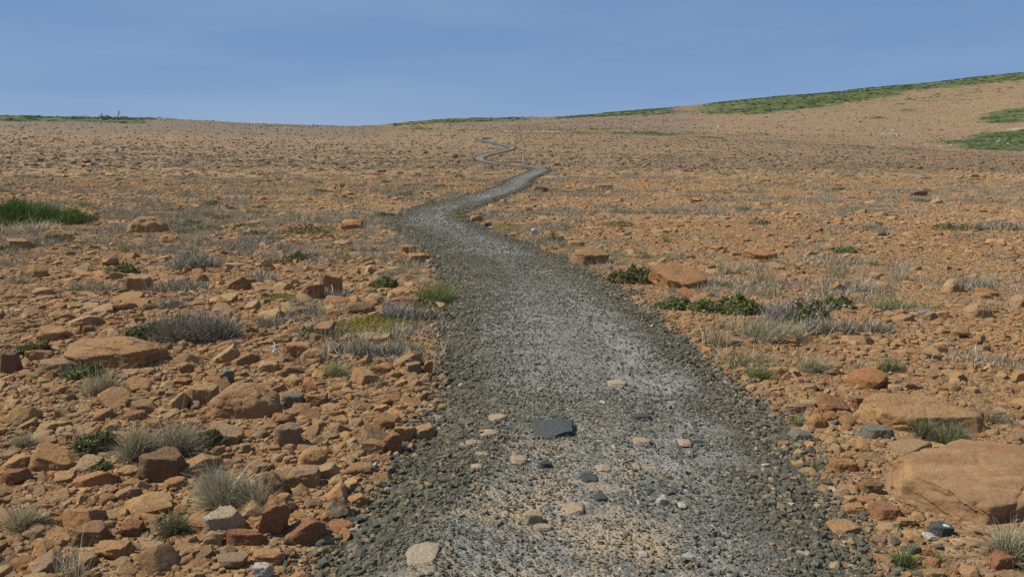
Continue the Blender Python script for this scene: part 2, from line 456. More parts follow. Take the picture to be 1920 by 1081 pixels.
M_DRY = plant_material("dry_grass", [(0, (0.21, 0.175, 0.105)), (0.35, (0.35, 0.30, 0.185)), (0.7, (0.50, 0.435, 0.28)), (0.86, (0.60, 0.54, 0.38)), (0.93, (0.20, 0.22, 0.06)), (1.0, (0.17, 0.20, 0.05))])
M_MIXG = plant_material("half_green_grass", [(0, (0.18, 0.165, 0.09)), (0.3, (0.36, 0.32, 0.2)), (0.45, (0.48, 0.43, 0.29)), (0.55, (0.19, 0.22, 0.065)), (1.0, (0.13, 0.18, 0.04))])
M_GRN = plant_material("green_grass", [(0, (0.10, 0.135, 0.035)), (0.6, (0.15, 0.20, 0.045)), (0.85, (0.20, 0.24, 0.07)), (1.0, (0.45, 0.40, 0.26))], 0.3)
M_TWIG = plant_material("grey_twigs", [(0, (0.13, 0.105, 0.07)), (0.4, (0.28, 0.235, 0.165)), (0.75, (0.42, 0.365, 0.275)), (0.9, (0.55, 0.50, 0.40)), (0.96, (0.18, 0.19, 0.07)), (1.0, (0.14, 0.17, 0.05))], 0.08)
M_PURP = plant_material("mauve_dry_twigs", [(0, (0.166, 0.135, 0.120)), (0.5, (0.313, 0.270, 0.249)), (1.0, (0.460, 0.414, 0.378))], 0.1)
M_LEAF = plant_material("green_leaves", [(0, (0.075, 0.10, 0.024)), (0.45, (0.125, 0.165, 0.034)), (0.75, (0.19, 0.225, 0.055)), (0.88, (0.28, 0.22, 0.09)), (1.0, (0.34, 0.29, 0.19))], 0.3)
M_OLIVE = plant_material("olive_leaves", [(0, (0.075, 0.085, 0.028)), (0.5, (0.125, 0.14, 0.04)), (0.85, (0.18, 0.165, 0.06)), (1.0, (0.26, 0.20, 0.09))], 0.25)
M_MOSS = plant_material("yellow_green_cushion", [(0, (0.13, 0.135, 0.018)), (0.4, (0.22, 0.22, 0.025)), (0.75, (0.30, 0.27, 0.03)), (0.9, (0.25, 0.14, 0.03)), (1.0, (0.30, 0.25, 0.06))], 0.25)
M_JUNI = plant_material("juniper_sprays", [(0, (0.05, 0.085, 0.018)), (0.5, (0.095, 0.155, 0.028)), (0.85, (0.15, 0.21, 0.05)), (1.0, (0.30, 0.28, 0.14))], 0.25)
M_PINK = plant_material("pale_pink_blossom", [(0, (0.45, 0.33, 0.32)), (1.0, (0.62, 0.50, 0.48))], 0.3)
M_HILL = plant_material("hillside_leaves", [(0, (0.044, 0.060, 0.020)), (0.5, (0.068, 0.088, 0.027)), (0.85, (0.100, 0.108, 0.040)), (1.0, (0.136, 0.124, 0.060))], 0.2)

def plain(name, col, rough=0.7, var=0.25, scale=20):
    t = NT(name); P = t.pos()
    n = t.noise(P, scale, 5, 0.65)
    t.color(t.mix(1.0, col, t.ramp(n, [(0.3, (1 - var,) * 3), (0.7, (1 + var * .5,) * 3)]), 'MULTIPLY'))
    t.b.inputs["Roughness"].default_value = rough
    t.normal(t.bump(n, 0.4, 0.004))
    return t.m
M_POST = plain("weathered_white_paint", (0.84, 0.81, 0.75), 0.6, 0.2, 30)
M_POSTCAP = plain("grey_weathered_wood", (0.42, 0.38, 0.32), 0.8, 0.3, 40)
M_STICK = plain("bleached_wood", (0.60, 0.56, 0.50), 0.8, 0.35, 60)
M_ROOT = plain("grey_roots", (0.36, 0.33, 0.29), 0.85, 0.35, 60)
M_DKSTICK = plain("dark_weathered_wood", (0.09, 0.075, 0.06), 0.85, 0.4, 60)
M_LICHEN = plain("pale_green_lichen", (0.36, 0.50, 0.33), 0.95, 0.25, 90)

# ------------------------------------------------------------------ mesh helpers
def mesh_from(name, verts, faces, mat=None, smooth=False, attrs=None, sharp=None):
    me = bpy.data.meshes.new(name)
    verts = np.asarray(verts, np.float32)
    if isinstance(faces, np.ndarray):
        n, k = faces.shape
        me.vertices.add(len(verts)); me.vertices.foreach_set("co", verts.ravel())
        me.loops.add(n * k); me.loops.foreach_set("vertex_index", faces.astype(np.int32).ravel())
        me.polygons.add(n)
        me.polygons.foreach_set("loop_start", np.arange(0, n * k, k, dtype=np.int32))
        try: me.polygons.foreach_set("loop_total", np.full(n, k, np.int32))
        except Exception: pass
        me.update(calc_edges=True)
    else:
        me.from_pydata([tuple(v) for v in verts], [], faces); me.update()
    if attrs:
        for an, av in attrs.items():
            at = me.attributes.new(an, 'FLOAT', 'POINT'); at.data.foreach_set("value", np.asarray(av, np.float32))
    if smooth:
        me.polygons.foreach_set("use_smooth", np.ones(len(me.polygons), bool))
        if sharp is not None: me.set_sharp_from_angle(angle=math.radians(sharp))
    if mat: me.materials.append(mat)
    return me

def link(name, data, label=None, cat=None, group=None, kind=None, parent=None, loc=(0, 0, 0), rot=(0, 0, 0), scale=(1, 1, 1)):
    o = bpy.data.objects.new(name, data); COL.objects.link(o)
    o.location = loc; o.rotation_euler = rot; o.scale = scale
    if parent: o.parent = parent
    if label: o["label"] = label
    if cat: o["category"] = cat
    if group: o["group"] = group
    if kind: o["kind"] = kind
    return o

_ico = {}
def ico(level):
    if level in _ico: return _ico[level]
    g = (1 + 5 ** .5) / 2
    V = [(-1, g, 0), (1, g, 0), (-1, -g, 0), (1, -g, 0), (0, -1, g), (0, 1, g), (0, -1, -g), (0, 1, -g), (g, 0, -1), (g, 0, 1), (-g, 0, -1), (-g, 0, 1)]
    Fc = [(0, 11, 5), (0, 5, 1), (0, 1, 7), (0, 7, 10), (0, 10, 11), (1, 5, 9), (5, 11, 4), (11, 10, 2), (10, 7, 6), (7, 1, 8),
          (3, 9, 4), (3, 4, 2), (3, 2, 6), (3, 6, 8), (3, 8, 9), (4, 9, 5), (2, 4, 11), (6, 2, 10), (8, 6, 7), (9, 8, 1)]
    V = [tuple(np.array(v) / np.linalg.norm(v)) for v in V]
    for _ in range(level):
        mid = {}; V = list(V); NF = []
        def m(a, b):
            key = (min(a, b), max(a, b))
            if key not in mid:
                p = (np.array(V[a]) + np.array(V[b])) / 2; V.append(tuple(p / np.linalg.norm(p))); mid[key] = len(V) - 1
            return mid[key]
        for a, b, c in Fc:
            x, y, z = m(a, b), m(b, c), m(c, a); NF += [(a, x, z), (b, y, x), (c, z, y), (x, y, z)]
        Fc = NF
    _ico[level] = (np.array(V), np.array(Fc)); return _ico[level]

def rock_verts(seed, level, soft=22.0, cuts=7, rough=0.05, planes=None, box=0.12, crack=0):
    """a boulder: a block cut by random planes, its edges worn, its faces roughened; fills the box -1..1"""
    r = np.random.default_rng(seed)
    D, Fc = ico(level)
    if planes is None:
        N = []; h = []
        for ax in range(3):
            for s in (-1, 1):
                n = np.zeros(3); n[ax] = s; n = n + r.normal(0, box, 3); N.append(n / np.linalg.norm(n)); h.append(r.uniform(0.7, 1.0))
        for _ in range(cuts):
            n = r.normal(0, 1, 3); n[2] = n[2] * 0.8 + 0.15; N.append(n / np.linalg.norm(n)); h.append(r.uniform(0.82, 1.12))
        N = np.array(N); h = np.array(h)
    else:
        N = np.array([p[:3] for p in planes], float); N /= np.linalg.norm(N, axis=1)[:, None]; h = np.array([p[3] for p in planes], float)
    dn = D @ N.T
    t = np.where(dn > 0.05, h / np.maximum(dn, 0.05), 20.0)
    soft = soft * 1.7
    rad = -np.log(np.exp(-soft * t).sum(1)) / soft
    V = D * rad[:, None]
    off = r.uniform(-50, 50, 3)
    V = V + D * (noise3(V * 1.7 + off, seed) * rough * 1.3 + noise3(V * 4.2 + off, seed + 1) * rough * 0.8 + noise3(V * 10 + off, seed + 2) * rough * 0.38)[:, None]
    if level >= 4:
        V = V + D * (noise3(V * 24 + off, seed + 3) * rough * 0.22)[:, None]
    if level >= 4:
        bd = np.array([r.normal(0, .25), r.normal(0, .25), 1.0]); bd /= np.linalg.norm(bd)
        q = (V @ bd) * 5.5 + noise3(V * 1.5 + off, seed + 21) * 0.9
        layer = noise3(np.c_[np.floor(q) * 7.3, np.zeros(len(q)), np.zeros(len(q))] + 0.37, seed + 22)
        steep = 1 - np.abs(V @ bd) / np.linalg.norm(V, axis=1)
        V = V * (1 + (layer * 0.035 * np.clip(steep * 1.6, 0, 1))[:, None] * np.array([1, 1, 0.3]))
        V = V - D * (np.maximum(0, 0.22 - np.abs(noise3(V * 3.3 + off, seed + 23))) * 0.16)[:, None]
    for _ in range(crack):
        n = r.normal(0, 1, 3); n[2] *= 0.35; n /= np.linalg.norm(n)
        d = V @ n - r.uniform(-0.35, 0.35) + noise3(V * 2.5 + off, seed + 9) * 0.07 + noise3(V * 9 + off, seed + 10) * 0.02
        side = noise3(V * 1.1 + off, seed + 11)
        V = V - D * (np.exp(-np.abs(d / 0.016)) * 0.055 * sstep(-0.2, 0.4, side))[:, None]
    lo, hi = V.min(0), V.max(0)
    V = (V - (lo + hi) / 2) / ((hi - lo) / 2)
    return V, Fc

# ------------------------------------------------------------------ plants
def ribbons(base, az, length, lean, droop, width, nseg=3, wig=None):
    """N bent blades; lean is the start tilt from vertical, droop the extra bend along the blade"""
    n = len(az); k = nseg + 1
    s = np.linspace(0, 1, k)
    P = np.zeros((n, k, 3)); P[:, 0] = base
    ang = lean[:, None] + droop[:, None] * s[None, :]
    azs = az[:, None] + (0 if wig is None else wig[:, None] * np.sin(s * 6 + az[:, None] * 5)[:, :] if wig is not None else 0)
    azs = azs * np.ones((n, k))
    st = length[:, None] / nseg
    for j in range(1, k):
        a = ang[:, j - 1]
        P[:, j, 0] = P[:, j - 1, 0] + st[:, 0] * np.sin(a) * np.cos(azs[:, j - 1])
        P[:, j, 1] = P[:, j - 1, 1] + st[:, 0] * np.sin(a) * np.sin(azs[:, j - 1])
        P[:, j, 2] = P[:, j - 1, 2] + st[:, 0] * np.cos(a)
    tw = rng.uniform(0, math.pi, n)
    side = np.stack([np.cos(tw), np.sin(tw), np.zeros(n)], 1)
    wd = width[:, None] * (1 - 0.85 * s[None, :])
    Lf = P - side[:, None] * wd[..., None] / 2; Rt = P + side[:, None] * wd[..., None] / 2
    V = np.stack([Lf, Rt], 2).reshape(-1, 3)
    b = (np.arange(n) * k * 2)[:, None] + (np.arange(nseg) * 2)[None, :]
    Fq = np.stack([b, b + 1, b + 3, b + 2], -1).reshape(-1, 4)
    return V, Fq, 2 * k

def ell(n, rx, ry, power=0.5, seedr=rng):
    a = seedr.uniform(0, 2 * math.pi, n); r = seedr.uniform(0, 1, n) ** power
    return rx * r * np.cos(a), ry * r * np.sin(a), a, r

def grass_mesh(name, mat, W, D, Hh, n, wmul=1.0, lean=0.75, comb=None):
    """tussocky grass covering an ellipse W by D, blades up to Hh"""
    nt = max(1, int(round((W * D) / (0.16 * 0.12))));  nt = min(nt, 14)
    cx, cy, _, _ = ell(nt, W * 0.40, D * 0.40)
    if nt == 1: cx[:] = 0; cy[:] = 0
    flatb = rng.random(n) < 0.42
    which = rng.integers(0, nt, n)
    sp = 0.22 * min(W, D) if nt > 1 else 0.28 * min(W, D)
    bx, by, az, rr = ell(n, sp, sp)
    base = np.c_[cx[which] + bx, cy[which] + by, np.full(n, -0.015)]
    az = az + rng.normal(0, 0.7, n)
    if comb is None: comb = float(rng.normal(0.1, 0.7))
    az = np.where(rng.random(n) < 0.5, comb + rng.normal(0, 0.5, n), az)
    tall = rng.uniform(0.75, 1.0, nt)[which]
    L = Hh * 1.15 * tall * rng.uniform(0.45, 1.05, n)
    ln = np.where(flatb, rng.uniform(0.9, 1.45, n), rng.uniform(0.02, lean, n) * (0.4 + rr) + 0.25 * noise2(cx[which] * 31, cy[which] * 31, 2))
    L = np.where(rng.random(n) < 0.06, L * 1.5, L) * np.where(flatb, 0.8, 1.0)
    V, Fq, k = ribbons(base, az, L, ln, np.where(flatb, rng.uniform(0.0, 0.4, n), rng.uniform(0.1, 1.3, n)), rng.uniform(0.0026, 0.0050, n) * wmul)
    tone = np.repeat(rng.random(n), k)
    return mesh_from(name, V, Fq, mat, attrs={"tone": tone})

def mat_mesh(name, mat, W, D, Hh, n, wmul=1.0):
    """low wind-pruned dwarf shrub: a tangle of short twigs over a shallow dome"""
    bx, by, az, rr = ell(n, W * 0.5, D * 0.5)
    dome = Hh * np.maximum(1 - rr ** 2, 0.05) * (0.7 + 0.5 * noise2(bx * 14, by * 14, 4))
    base = np.c_[bx, by, dome * rng.uniform(0.0, 0.8, n) - 0.01]
    az = rng.uniform(0, 2 * math.pi, n)
    L = rng.uniform(0.5, 1.3, n) * max(Hh, 0.05) * 0.9
    V, Fq, k = ribbons(base, az, L, rng.uniform(0.3, 1.5, n), rng.uniform(-0.8, 0.9, n), rng.uniform(0.003, 0.006, n) * wmul, 3, rng.uniform(0, 0.9, n))
    return mesh_from(name, V, Fq, mat, attrs={"tone": np.repeat(rng.random(n), k)})

def leaf_mesh(name, mat, W, D, Hh, n, size, flat=0.5, lump=9.0, power=0.5):
    bx, by, az, rr = ell(n, W * 0.5, D * 0.5, power)
    lum = 0.62 + 0.55 * noise2(bx * lump + 3, by * lump, 6)
    top = Hh * np.sqrt(np.maximum(1 - rr ** 2, 0.04)) * np.clip(lum, 0.12, 1.25)
    zc = top * rng.uniform(0.25, 1.0, n) ** 0.6
    c = np.c_[bx, by, zc]
    nrm = rng.normal(0, 1, (n, 3)) * (1 - flat) + np.array([0, 0, 1.0]) * flat
    nrm += np.c_[bx / W, by / D, np.zeros(n)] * 0.8
    nrm /= np.linalg.norm(nrm, axis=1)[:, None]
    t = np.cross(nrm, rng.normal(0, 1, (n, 3))); t /= np.linalg.norm(t, axis=1)[:, None]
    b = np.cross(nrm, t)
    s = size * rng.uniform(0.6, 1.25, n)[:, None]
    V = np.stack([c - t * s, c - b * s * 0.5 + nrm * s * 0.18, c + t * s, c + b * s * 0.5 + nrm * s * 0.18], 1).reshape(-1, 3)
    i = np.arange(n)[:, None] * 4
    Fq = np.concatenate([i + np.array([[0, 1, 2]]), i + np.array([[0, 2, 3]])], 0)
    return mesh_from(name, V, Fq, mat, attrs={"tone": np.repeat(rng.random(n), 4)})

def stem_mesh(name, mat, W, D, Hh, n, wmul=1.0):
    bx, by, az, rr = ell(n, W * 0.42, D * 0.42)
    base = np.c_[bx, by, np.full(n, -0.02)]
    V, Fq, k = ribbons(base, az, Hh * rng.uniform(0.6, 1.1, n), rng.uniform(0, 0.8, n), rng.uniform(-0.4, 0.6, n), rng.uniform(0.004, 0.008, n) * wmul, 4)
    return mesh_from(name, V, Fq, mat, attrs={"tone": np.repeat(rng.random(n) * 0.7, k)})

def spray_mesh(name, mat, W, D, Hh, n):
    """dense juniper: upswept sprays all over an uneven dome"""
    bx, by, az, rr = ell(n, W * 0.5, D * 0.5)
    lum = 0.70 + 0.42 * noise2(bx * 2.6 + 3, by * 2.6, 6) + 0.18 * noise2(bx * 7, by * 7, 8)
    top = Hh * np.sqrt(np.maximum(1 - rr ** 2, 0.05)) * np.clip(lum, 0.2, 1.2)
    base = np.c_[bx, by, np.maximum(top * rng.uniform(0.35, 1.0, n) - 0.06, -0.02)]
    az = az + rng.normal(0, 0.9, n)
    V, Fq, k = ribbons(base, az, rng.uniform(0.08, 0.2, n), rng.uniform(0.1, 1.2, n), rng.uniform(-0.5, 0.7, n), rng.uniform(0.010, 0.022, n), 3)
    tone = np.clip(rng.normal(0.5, 0.22, n) + 0.35 * noise2(bx * 2.0, by * 2.0, 13), 0, 1)
    return mesh_from(name, V, Fq, mat, attrs={"tone": np.repeat(tone, k)})

def tube(pts, radii, sides=6):
    pts = np.asarray(pts, float); n = len(pts)
    T = np.gradient(pts, axis=0); T /= np.linalg.norm(T, axis=1)[:, None]
    V = []; 
    for p, t, r in zip(pts, T, radii):
        u = np.cross(t, (0.3, 0.2, 0.93)); u /= np.linalg.norm(u); v = np.cross(t, u)
        for j in range(sides):
            a = 2 * math.pi * j / sides; V.append(p + r * (math.cos(a) * u + math.sin(a) * v))
    Fq = [(i * sides + j, i * sides + (j + 1) % sides, (i + 1) * sides + (j + 1) % sides, (i + 1) * sides + j) for i in range(n - 1) for j in range(sides)]
    Fq += [tuple(reversed(range(sides))), tuple(range((n - 1) * sides, n * sides))]
    return V, Fq

def stick_mesh(name, mat, length, thick, bends=0.25, branches=0, seed=0, up=0.1):
    r = np.random.default_rng(seed); V = []; Fq = []
    def add(p0, d, L, th, nb):
        n = 7; pts = [np.array(p0, float)]; d = np.array(d, float)
        for i in range(n):
            d = d + r.normal(0, bends, 3) * np.array([1, 1, 0.5]); d /= np.linalg.norm(d); pts.append(pts[-1] + d * L / n)
        v, f = tube(pts, np.linspace(th, th * 0.35, n + 1)); o = len(V); V.extend(v); Fq.extend(tuple(i + o for i in q) for q in f)
        for b in range(nb):
            k = r.integers(2, n - 1); bd = d + r.normal(0, 0.7, 3); bd[2] = abs(bd[2]) * 0.6; bd /= np.linalg.norm(bd)
            add(pts[k], bd, L * 0.5, th * 0.55, 0)
    add((0, 0, thick * 0.6), (1, 0, up), length, thick, branches)
    return mesh_from(name, np.array(V), Fq, mat, True)

# ------------------------------------------------------------------ the ground
def green_amount(x, y):
    """where the slopes carry low green growth (the plants' own distribution)"""
    Y = np.maximum(y, 1); a = x / Y
    px = 960 + a * F * A_DEN
    g = np.zeros_like(a)
    # the long green shoulder of the right-hand hill
    yb = np.interp(px, [1040, 1180, 1300, 1420, 1560, 1700, 1800, 1920, 2100], [525, 490, 462, 428, 466, 508, 508, 505, 505])
    g = np.maximum(g, sstep(-22, 22, Y - yb) * sstep(1000, 1070, px) * (0.80 + 0.0 * px))
    gap = np.exp(-((px - 1290) / 34) ** 2) * np.exp(-((Y - 560) / 90) ** 2)
    g = g - gap * 0.55
    # the darker rise in the middle distance
    g = np.maximum(g, 0.66 * sstep(440, 500, Y) * sstep(690, 740, px) * (1 - sstep(960, 1040, px)))
    g = np.maximum(g, 0.62 * np.exp(-((px - 790) / 60) ** 2 - ((Y - 360) / 60) ** 2))
    # crest of the near plain, far left
    g = np.maximum(g, 0.95 * sstep(212, 226, Y) * (1 - sstep(240, 330, px)) * (1 - sstep(270, 300, Y)))
    g = np.maximum(g, 0.27 * sstep(230, 280, Y) * sstep(1180, 1320, px) + 0.16 * sstep(400, 470, Y) * sstep(1180, 1320, px))
    # dark thickets at the right edge
    g = np.maximum(g, 1.25 * np.exp(-np.abs((px - 1930) / 140) ** 3 - np.abs((Y - 262) / 46) ** 3))
    g = np.maximum(g, 0.95 * np.exp(-((px - 1790) / 60) ** 2 - ((Y - 275) / 10) ** 2))
    g = np.maximum(g, 1.2 * np.exp(-np.abs((px - 1940) / 115) ** 3 - np.abs((Y - 354) / 26) ** 3))
    # scattered strips along the gully
    for cx, cy, wx, wy, am in [(1210, 262, 90, 9, .75), (1090, 258, 55, 7, .6), (1330, 248, 40, 5, .75), (1180, 268, 60, 5, .6), (1600, 233, 60, 4, .75), (1690, 226, 50, 4, .7), (1470, 246, 50, 4, .6),
                               (880, 262, 26, 6, .6), (800, 268, 40, 5, .75), (1130, 300, 40, 8, .55), (1640, 380, 30, 6, .6), (1700, 420, 40, 8, .5)]:
        g = np.maximum(g, am * 1.35 * np.exp(-((px - cx) / wx) ** 2 - ((Y - cy) / (wy * 1.7)) ** 2))
    return np.clip(g, 0, 1) * (y > 40)

def grey_amount(x, y):
    Y = np.maximum(y, 1); a = x / Y; px = 960 + a * F * A_DEN
    g = 0.28 * sstep(12, 30, Y) * (0.5 + 0.5 * fbm2(x / 6, y / 3.0, 31)) * (1 - sstep(80, 140, Y))
    g = np.maximum(g, (0.45 * sstep(80, 150, Y) + 0.50 * sstep(165, 225, Y)) * (1 - sstep(650, 850, px)))
    yb = np.interp(px, [900, 1050, 1300, 1500, 1750, 1920], [252, 252, 246, 236, 208, 200])
    g = np.maximum(g, 0.75 * np.exp(-((Y - yb) / 14) ** 2) * sstep(850, 930, px))
    g = np.maximum(g, 0.72 * sstep(262, 300, Y) * sstep(760, 840, px) * (1 - sstep(1250, 1500, px)))
    g = np.maximum(g, 0.48 * sstep(50, 100, Y))
    g = np.maximum(g, 0.40 * sstep(205, 260, Y) * sstep(1200, 1400, px))
    return g
def pale_amount(x, y):
    Y = np.maximum(y, 1); a = x / Y; px = 960 + a * F * A_DEN
    g = 0.9 * np.exp(-((px - 985) / 110) ** 2 - ((Y - 268) / 16) ** 2)
    g = np.maximum(g, 0.85 * np.exp(-((px - 1160) / 40) ** 2 - ((Y - 285) / 8) ** 2))
    g = np.maximum(g, 0.75 * np.exp(-((px - 1900) / 50) ** 2 - ((Y - 305) / 12) ** 2))
    g = np.maximum(g, 0.55 * np.exp(-((px - 1300) / 60) ** 2 - ((Y - 470) / 40) ** 2))
    return g

ang = np.concatenate([np.linspace(-math.pi, -0.80, 46, endpoint=False), np.linspace(-0.80, 0.80, 520), np.linspace(0.80, math.pi, 47)[1:-1]])
rad = np.concatenate([[0.25], np.geomspace(0.8, 700, 640), np.geomspace(740, 6000, 26)])
NA, NR = len(ang), len(rad)
gx = (rad[:, None] * np.sin(ang)[None, :]).ravel(); gy = (rad[:, None] * np.cos(ang)[None, :]).ravel()
gz = H(gx, gy)
gu = path_u(gx, gy)
gz = gz - 0.03 * (1 - sstep(0.8, 1.3, np.abs(gu)))
ii = np.arange(NR - 1)[:, None] * NA; jj = np.arange(NA)[None, :]; j2 = (jj + 1) % NA
gf = np.stack([ii + jj, ii + j2, ii + NA + j2, ii + NA + jj], -1).reshape(-1, 4)[:, ::-1]
c0 = len(gx)
gv = np.c_[gx, gy, gz]
me = mesh_from("ground", gv, gf, M_GROUND, True, attrs={"green": green_amount(gx, gy), "grey": grey_amount(gx, gy), "pale": pale_amount(gx, gy)})
link("ground", me, kind="structure")

# ------------------------------------------------------------------ the path
NU = 27
uu = np.linspace(-1.25, 1.25, NU)
wid = (1 - 0.34 * sstep(60, 140, np.hypot(cp[:, 0], cp[:, 1])))[:, None]
PX = cp[:, None, 0] + cn[:, None, 0] * uu * wid; PY = cp[:, None, 1] + cn[:, None, 1] * uu * wid
rr_ = np.hypot(PX, PY)
crown = 0.045 * (1 - sstep(0.55, 1.25, np.abs(uu)) * 2.1)[None, :] + noise2(PX / 0.35, PY / 0.35, 21) * 0.03 * sstep(0.75, 1.1, np.abs(uu))[None, :]
crown = crown - 0.012 * np.exp(-((uu - 0.36) / 0.2) ** 2)[None, :] - 0.010 * np.exp(-((uu + 0.42) / 0.2) ** 2)[None, :]
PZ = H(PX, PY) + crown + 0.0012 * np.maximum(rr_ - 20, 0) * (np.abs(uu)[None, :] < 1.0)
pv = np.c_[PX.ravel(), PY.ravel(), PZ.ravel()]
n = len(cp); b = (np.arange(n - 1) * NU)[:, None] + np.arange(NU - 1)[None, :]
pf = np.stack([b, b + 1, b + NU + 1, b + NU], -1).reshape(-1, 4)
tan_ = (1 - sstep(3.2, 4.8, PY)) * 0.8 * (1 - sstep(0.35, 0.7, np.abs(uu + 0.15)))[None, :] + 0.08
me = mesh_from("gravel_path", pv, pf, M_PATH, True, attrs={"across": np.tile(uu, n) + 0.12 * noise2(PX / 0.8, PY / 0.8, 5).ravel(), "tan": tan_.ravel()})
link("gravel_path", me, kind="structure")

def surf(x, y, u=None):
    """height of whatever is underfoot: path or ground"""
    if u is None: u = path_u(x, y)
    z = H(x, y); au = np.abs(u)
    zp = z + 0.045 * (1 - sstep(0.55, 1.25, au) * 2.1) + 0.0012 * np.maximum(np.hypot(x, y) - 20, 0) * (au < 1.0)
    return np.maximum(z - 0.03 * (1 - sstep(0.8, 1.3, au)), np.where(au < 1.25, zp, -999.0))

# ------------------------------------------------------------------ named rocks and boulders
OBST = []                        # x, y, radius of what is already placed
REFS = []                        # (px, py, phrase)
ICO_LV = 4
def place_rock(seed, box, mat, label, ref=None, name="rock", cat="rock", soft=22, cuts=7, rough=0.05, planes=None, dr=0.75, hmin=0.3, bury=0.25, level=4, crack=0, tilt=(0, 0), group=None, bx=0.12, flush=False, lean=0.0):
    x0, x1, y0, y1 = box
    cx = (x0 + x1) / 2
    X, Y, Z = unproject(cx, y1)
    _, _, dep = project(X, Y, Z)
    W = (x1 - x0) * float(dep) / F
    al = math.atan2(CAMZ - Z, Y)
    Dp = W * dr
    Hh = ((y1 - y0) * float(dep) / F - Dp * math.sin(al)) / math.cos(al)
    if Hh < hmin * W:
        Hh = hmin * W
        Dp = max(0.3 * W, ((y1 - y0) * float(dep) / F - Hh * math.cos(al)) / max(math.sin(al), 0.05))
        Dp = min(Dp, 1.4 * W)
    if lean:
        Hh = hmin * W
        Dp = min(max(((y1 - y0) * float(dep) / F - Hh * math.cos(al + lean)) / math.sin(al + lean), 0.35 * W), 1.3 * W)
        tilt = (tilt[0] + lean, tilt[1])
    if flush:
        Hh = hmin * W
        Dp = min(max(((y1 - y0) * float(dep) / F - Hh * math.cos(al)) / math.sin(al), 0.3 * W), 1.5 * W)
    Hh = min(Hh, 1.5 * W)
    W *= float(dep + Dp * 0.4) / float(dep)
    V, Fc = rock_verts(seed, level, soft, cuts, rough, planes, bx, crack)
    hz = Hh * (1 + bury)
    V = V * np.array([W / 2, Dp / 2, hz / 2])
    me = mesh_from(name, V, Fc, mat, True, sharp=38)
    cy = Y + Dp * 0.45
    cxw = X * (cy / Y)
    u = path_u(cxw, cy)
    z = float(surf(np.array([cxw]), np.array([cy]), u)[0])
    o = link(name, me, label, cat, group, loc=(cxw, cy, z + hz / 2 - Hh * bury + 0.42 * Dp * math.sin(lean)), rot=(tilt[0], tilt[1], 0))
    OBST.append((cxw, cy, max(W, Dp) * 0.5))
    if ref: REFS.append((cx, (y0 + y1) / 2, ref))
    return o

SLABP = [(0.05, -0.10, 1, 0.42), (0, 0, -1, 0.6), (-0.75, -0.75, 0.30, 0.80), (0.30, -1.0, 0.22, 0.62), (-1, 0.25, 0.15, 1.0), (-0.5, 0.9, 0.2, 0.9), (1, 0.1, 0, 1.2), (0.3, 1, 0.1, 0.95), (-0.3, -0.8, 0.9, 0.80), (0.6, -0.9, 0.5, 0.9)]
DOMEP = [(0, 0, 1, 0.62), (0.55, 0, 0.85, 0.66), (-0.6, 0, 0.8, 0.70), (0.1, -0.7, 0.7, 0.72), (1, 0, 0.25, 0.95), (-1, 0, 0.2, 1.0), (0, -1, 0.1, 0.85), (0, 1, 0.2, 0.9), (0.7, -0.7, 0.3, 0.95), (-0.7, -0.6, 0.35, 0.97), (0, 0, -1, 0.6)]
FLATP = [(0.03, -0.08, 1, 0.40), (0, 0, -1, 0.5), (-1, -0.2, 0.2, 0.95), (1, -0.1, 0.1, 0.95), (0.1, -1, 0.35, 0.8), (0, 1, 0.1, 0.85), (-0.7, -0.7, 0.3, 0.98), (0.8, -0.6, 0.25, 1.0), (-0.6, 0.8, 0.2, 1.0), (0.5, 0.2, 0.85, 0.62)]
BLOCKP = [(0.08, -0.1, 1, 0.62), (0, 0, -1, 0.6), (-1, -0.15, 0.15, 0.9), (1, -0.1, 0.05, 0.9), (0.15, -1, 0.12, 0.8), (0, 1, 0.1, 0.85), (-0.6, -0.8, 0.2, 0.98), (0.8, 0.5, 0.4, 0.95), (-0.5, 0.2, 0.9, 0.8)]
WEDGEP = [(-0.45, -0.1, 0.9, 0.45), (0, 0, -1, 0.5), (1, -0.1, 0.08, 0.85), (0.2, -1, 0.15, 0.75), (0, 1, 0.1, 0.85), (-1, -0.1, 0.3, 1.0), (-0.5, -0.8, 0.3, 0.95), (0.4, 0.3, 0.9, 0.75)]
LEANP = [(0.18, -0.50, 0.85, 0.40), (0, 0, -1, 0.6), (-1, -0.3, 0.15, 0.95), (1, -0.15, 0.1, 0.9), (0.15, -1, 0.10, 0.92), (0, 1, 0.1, 0.7), (-0.7, -0.7, 0.2, 1.05), (0.8, -0.6, 0.3, 1.0), (0.7, 0.1, 0.75, 0.75), (-0.8, 0.2, 0.6, 0.85)]
PRISMP = [(0.05, 0, 1, 0.36), (0, 0, -1, 0.5), (-1, -0.55, 0, 0.78), (-0.65, 1, 0, 0.72), (0.45, 1, 0, 0.66), (1, 0.25, 0, 0.95), (0.75, -1, 0, 0.84), (-0.3, -1, 0, 0.86)]
TALLP = [(0.1, 0, 1, 0.95), (0, 0, -1, 0.9), (-1, 0, 0.15, 0.7), (1, 0, -0.1, 0.7), (0.1, -1, 0.05, 0.7), (0, 1, 0.1, 0.7), (-0.5, -0.3, 0.9, 0.9), (0.6, -0.6, 0.3, 0.85), (0.7, 0.4, 0.6, 0.95)]

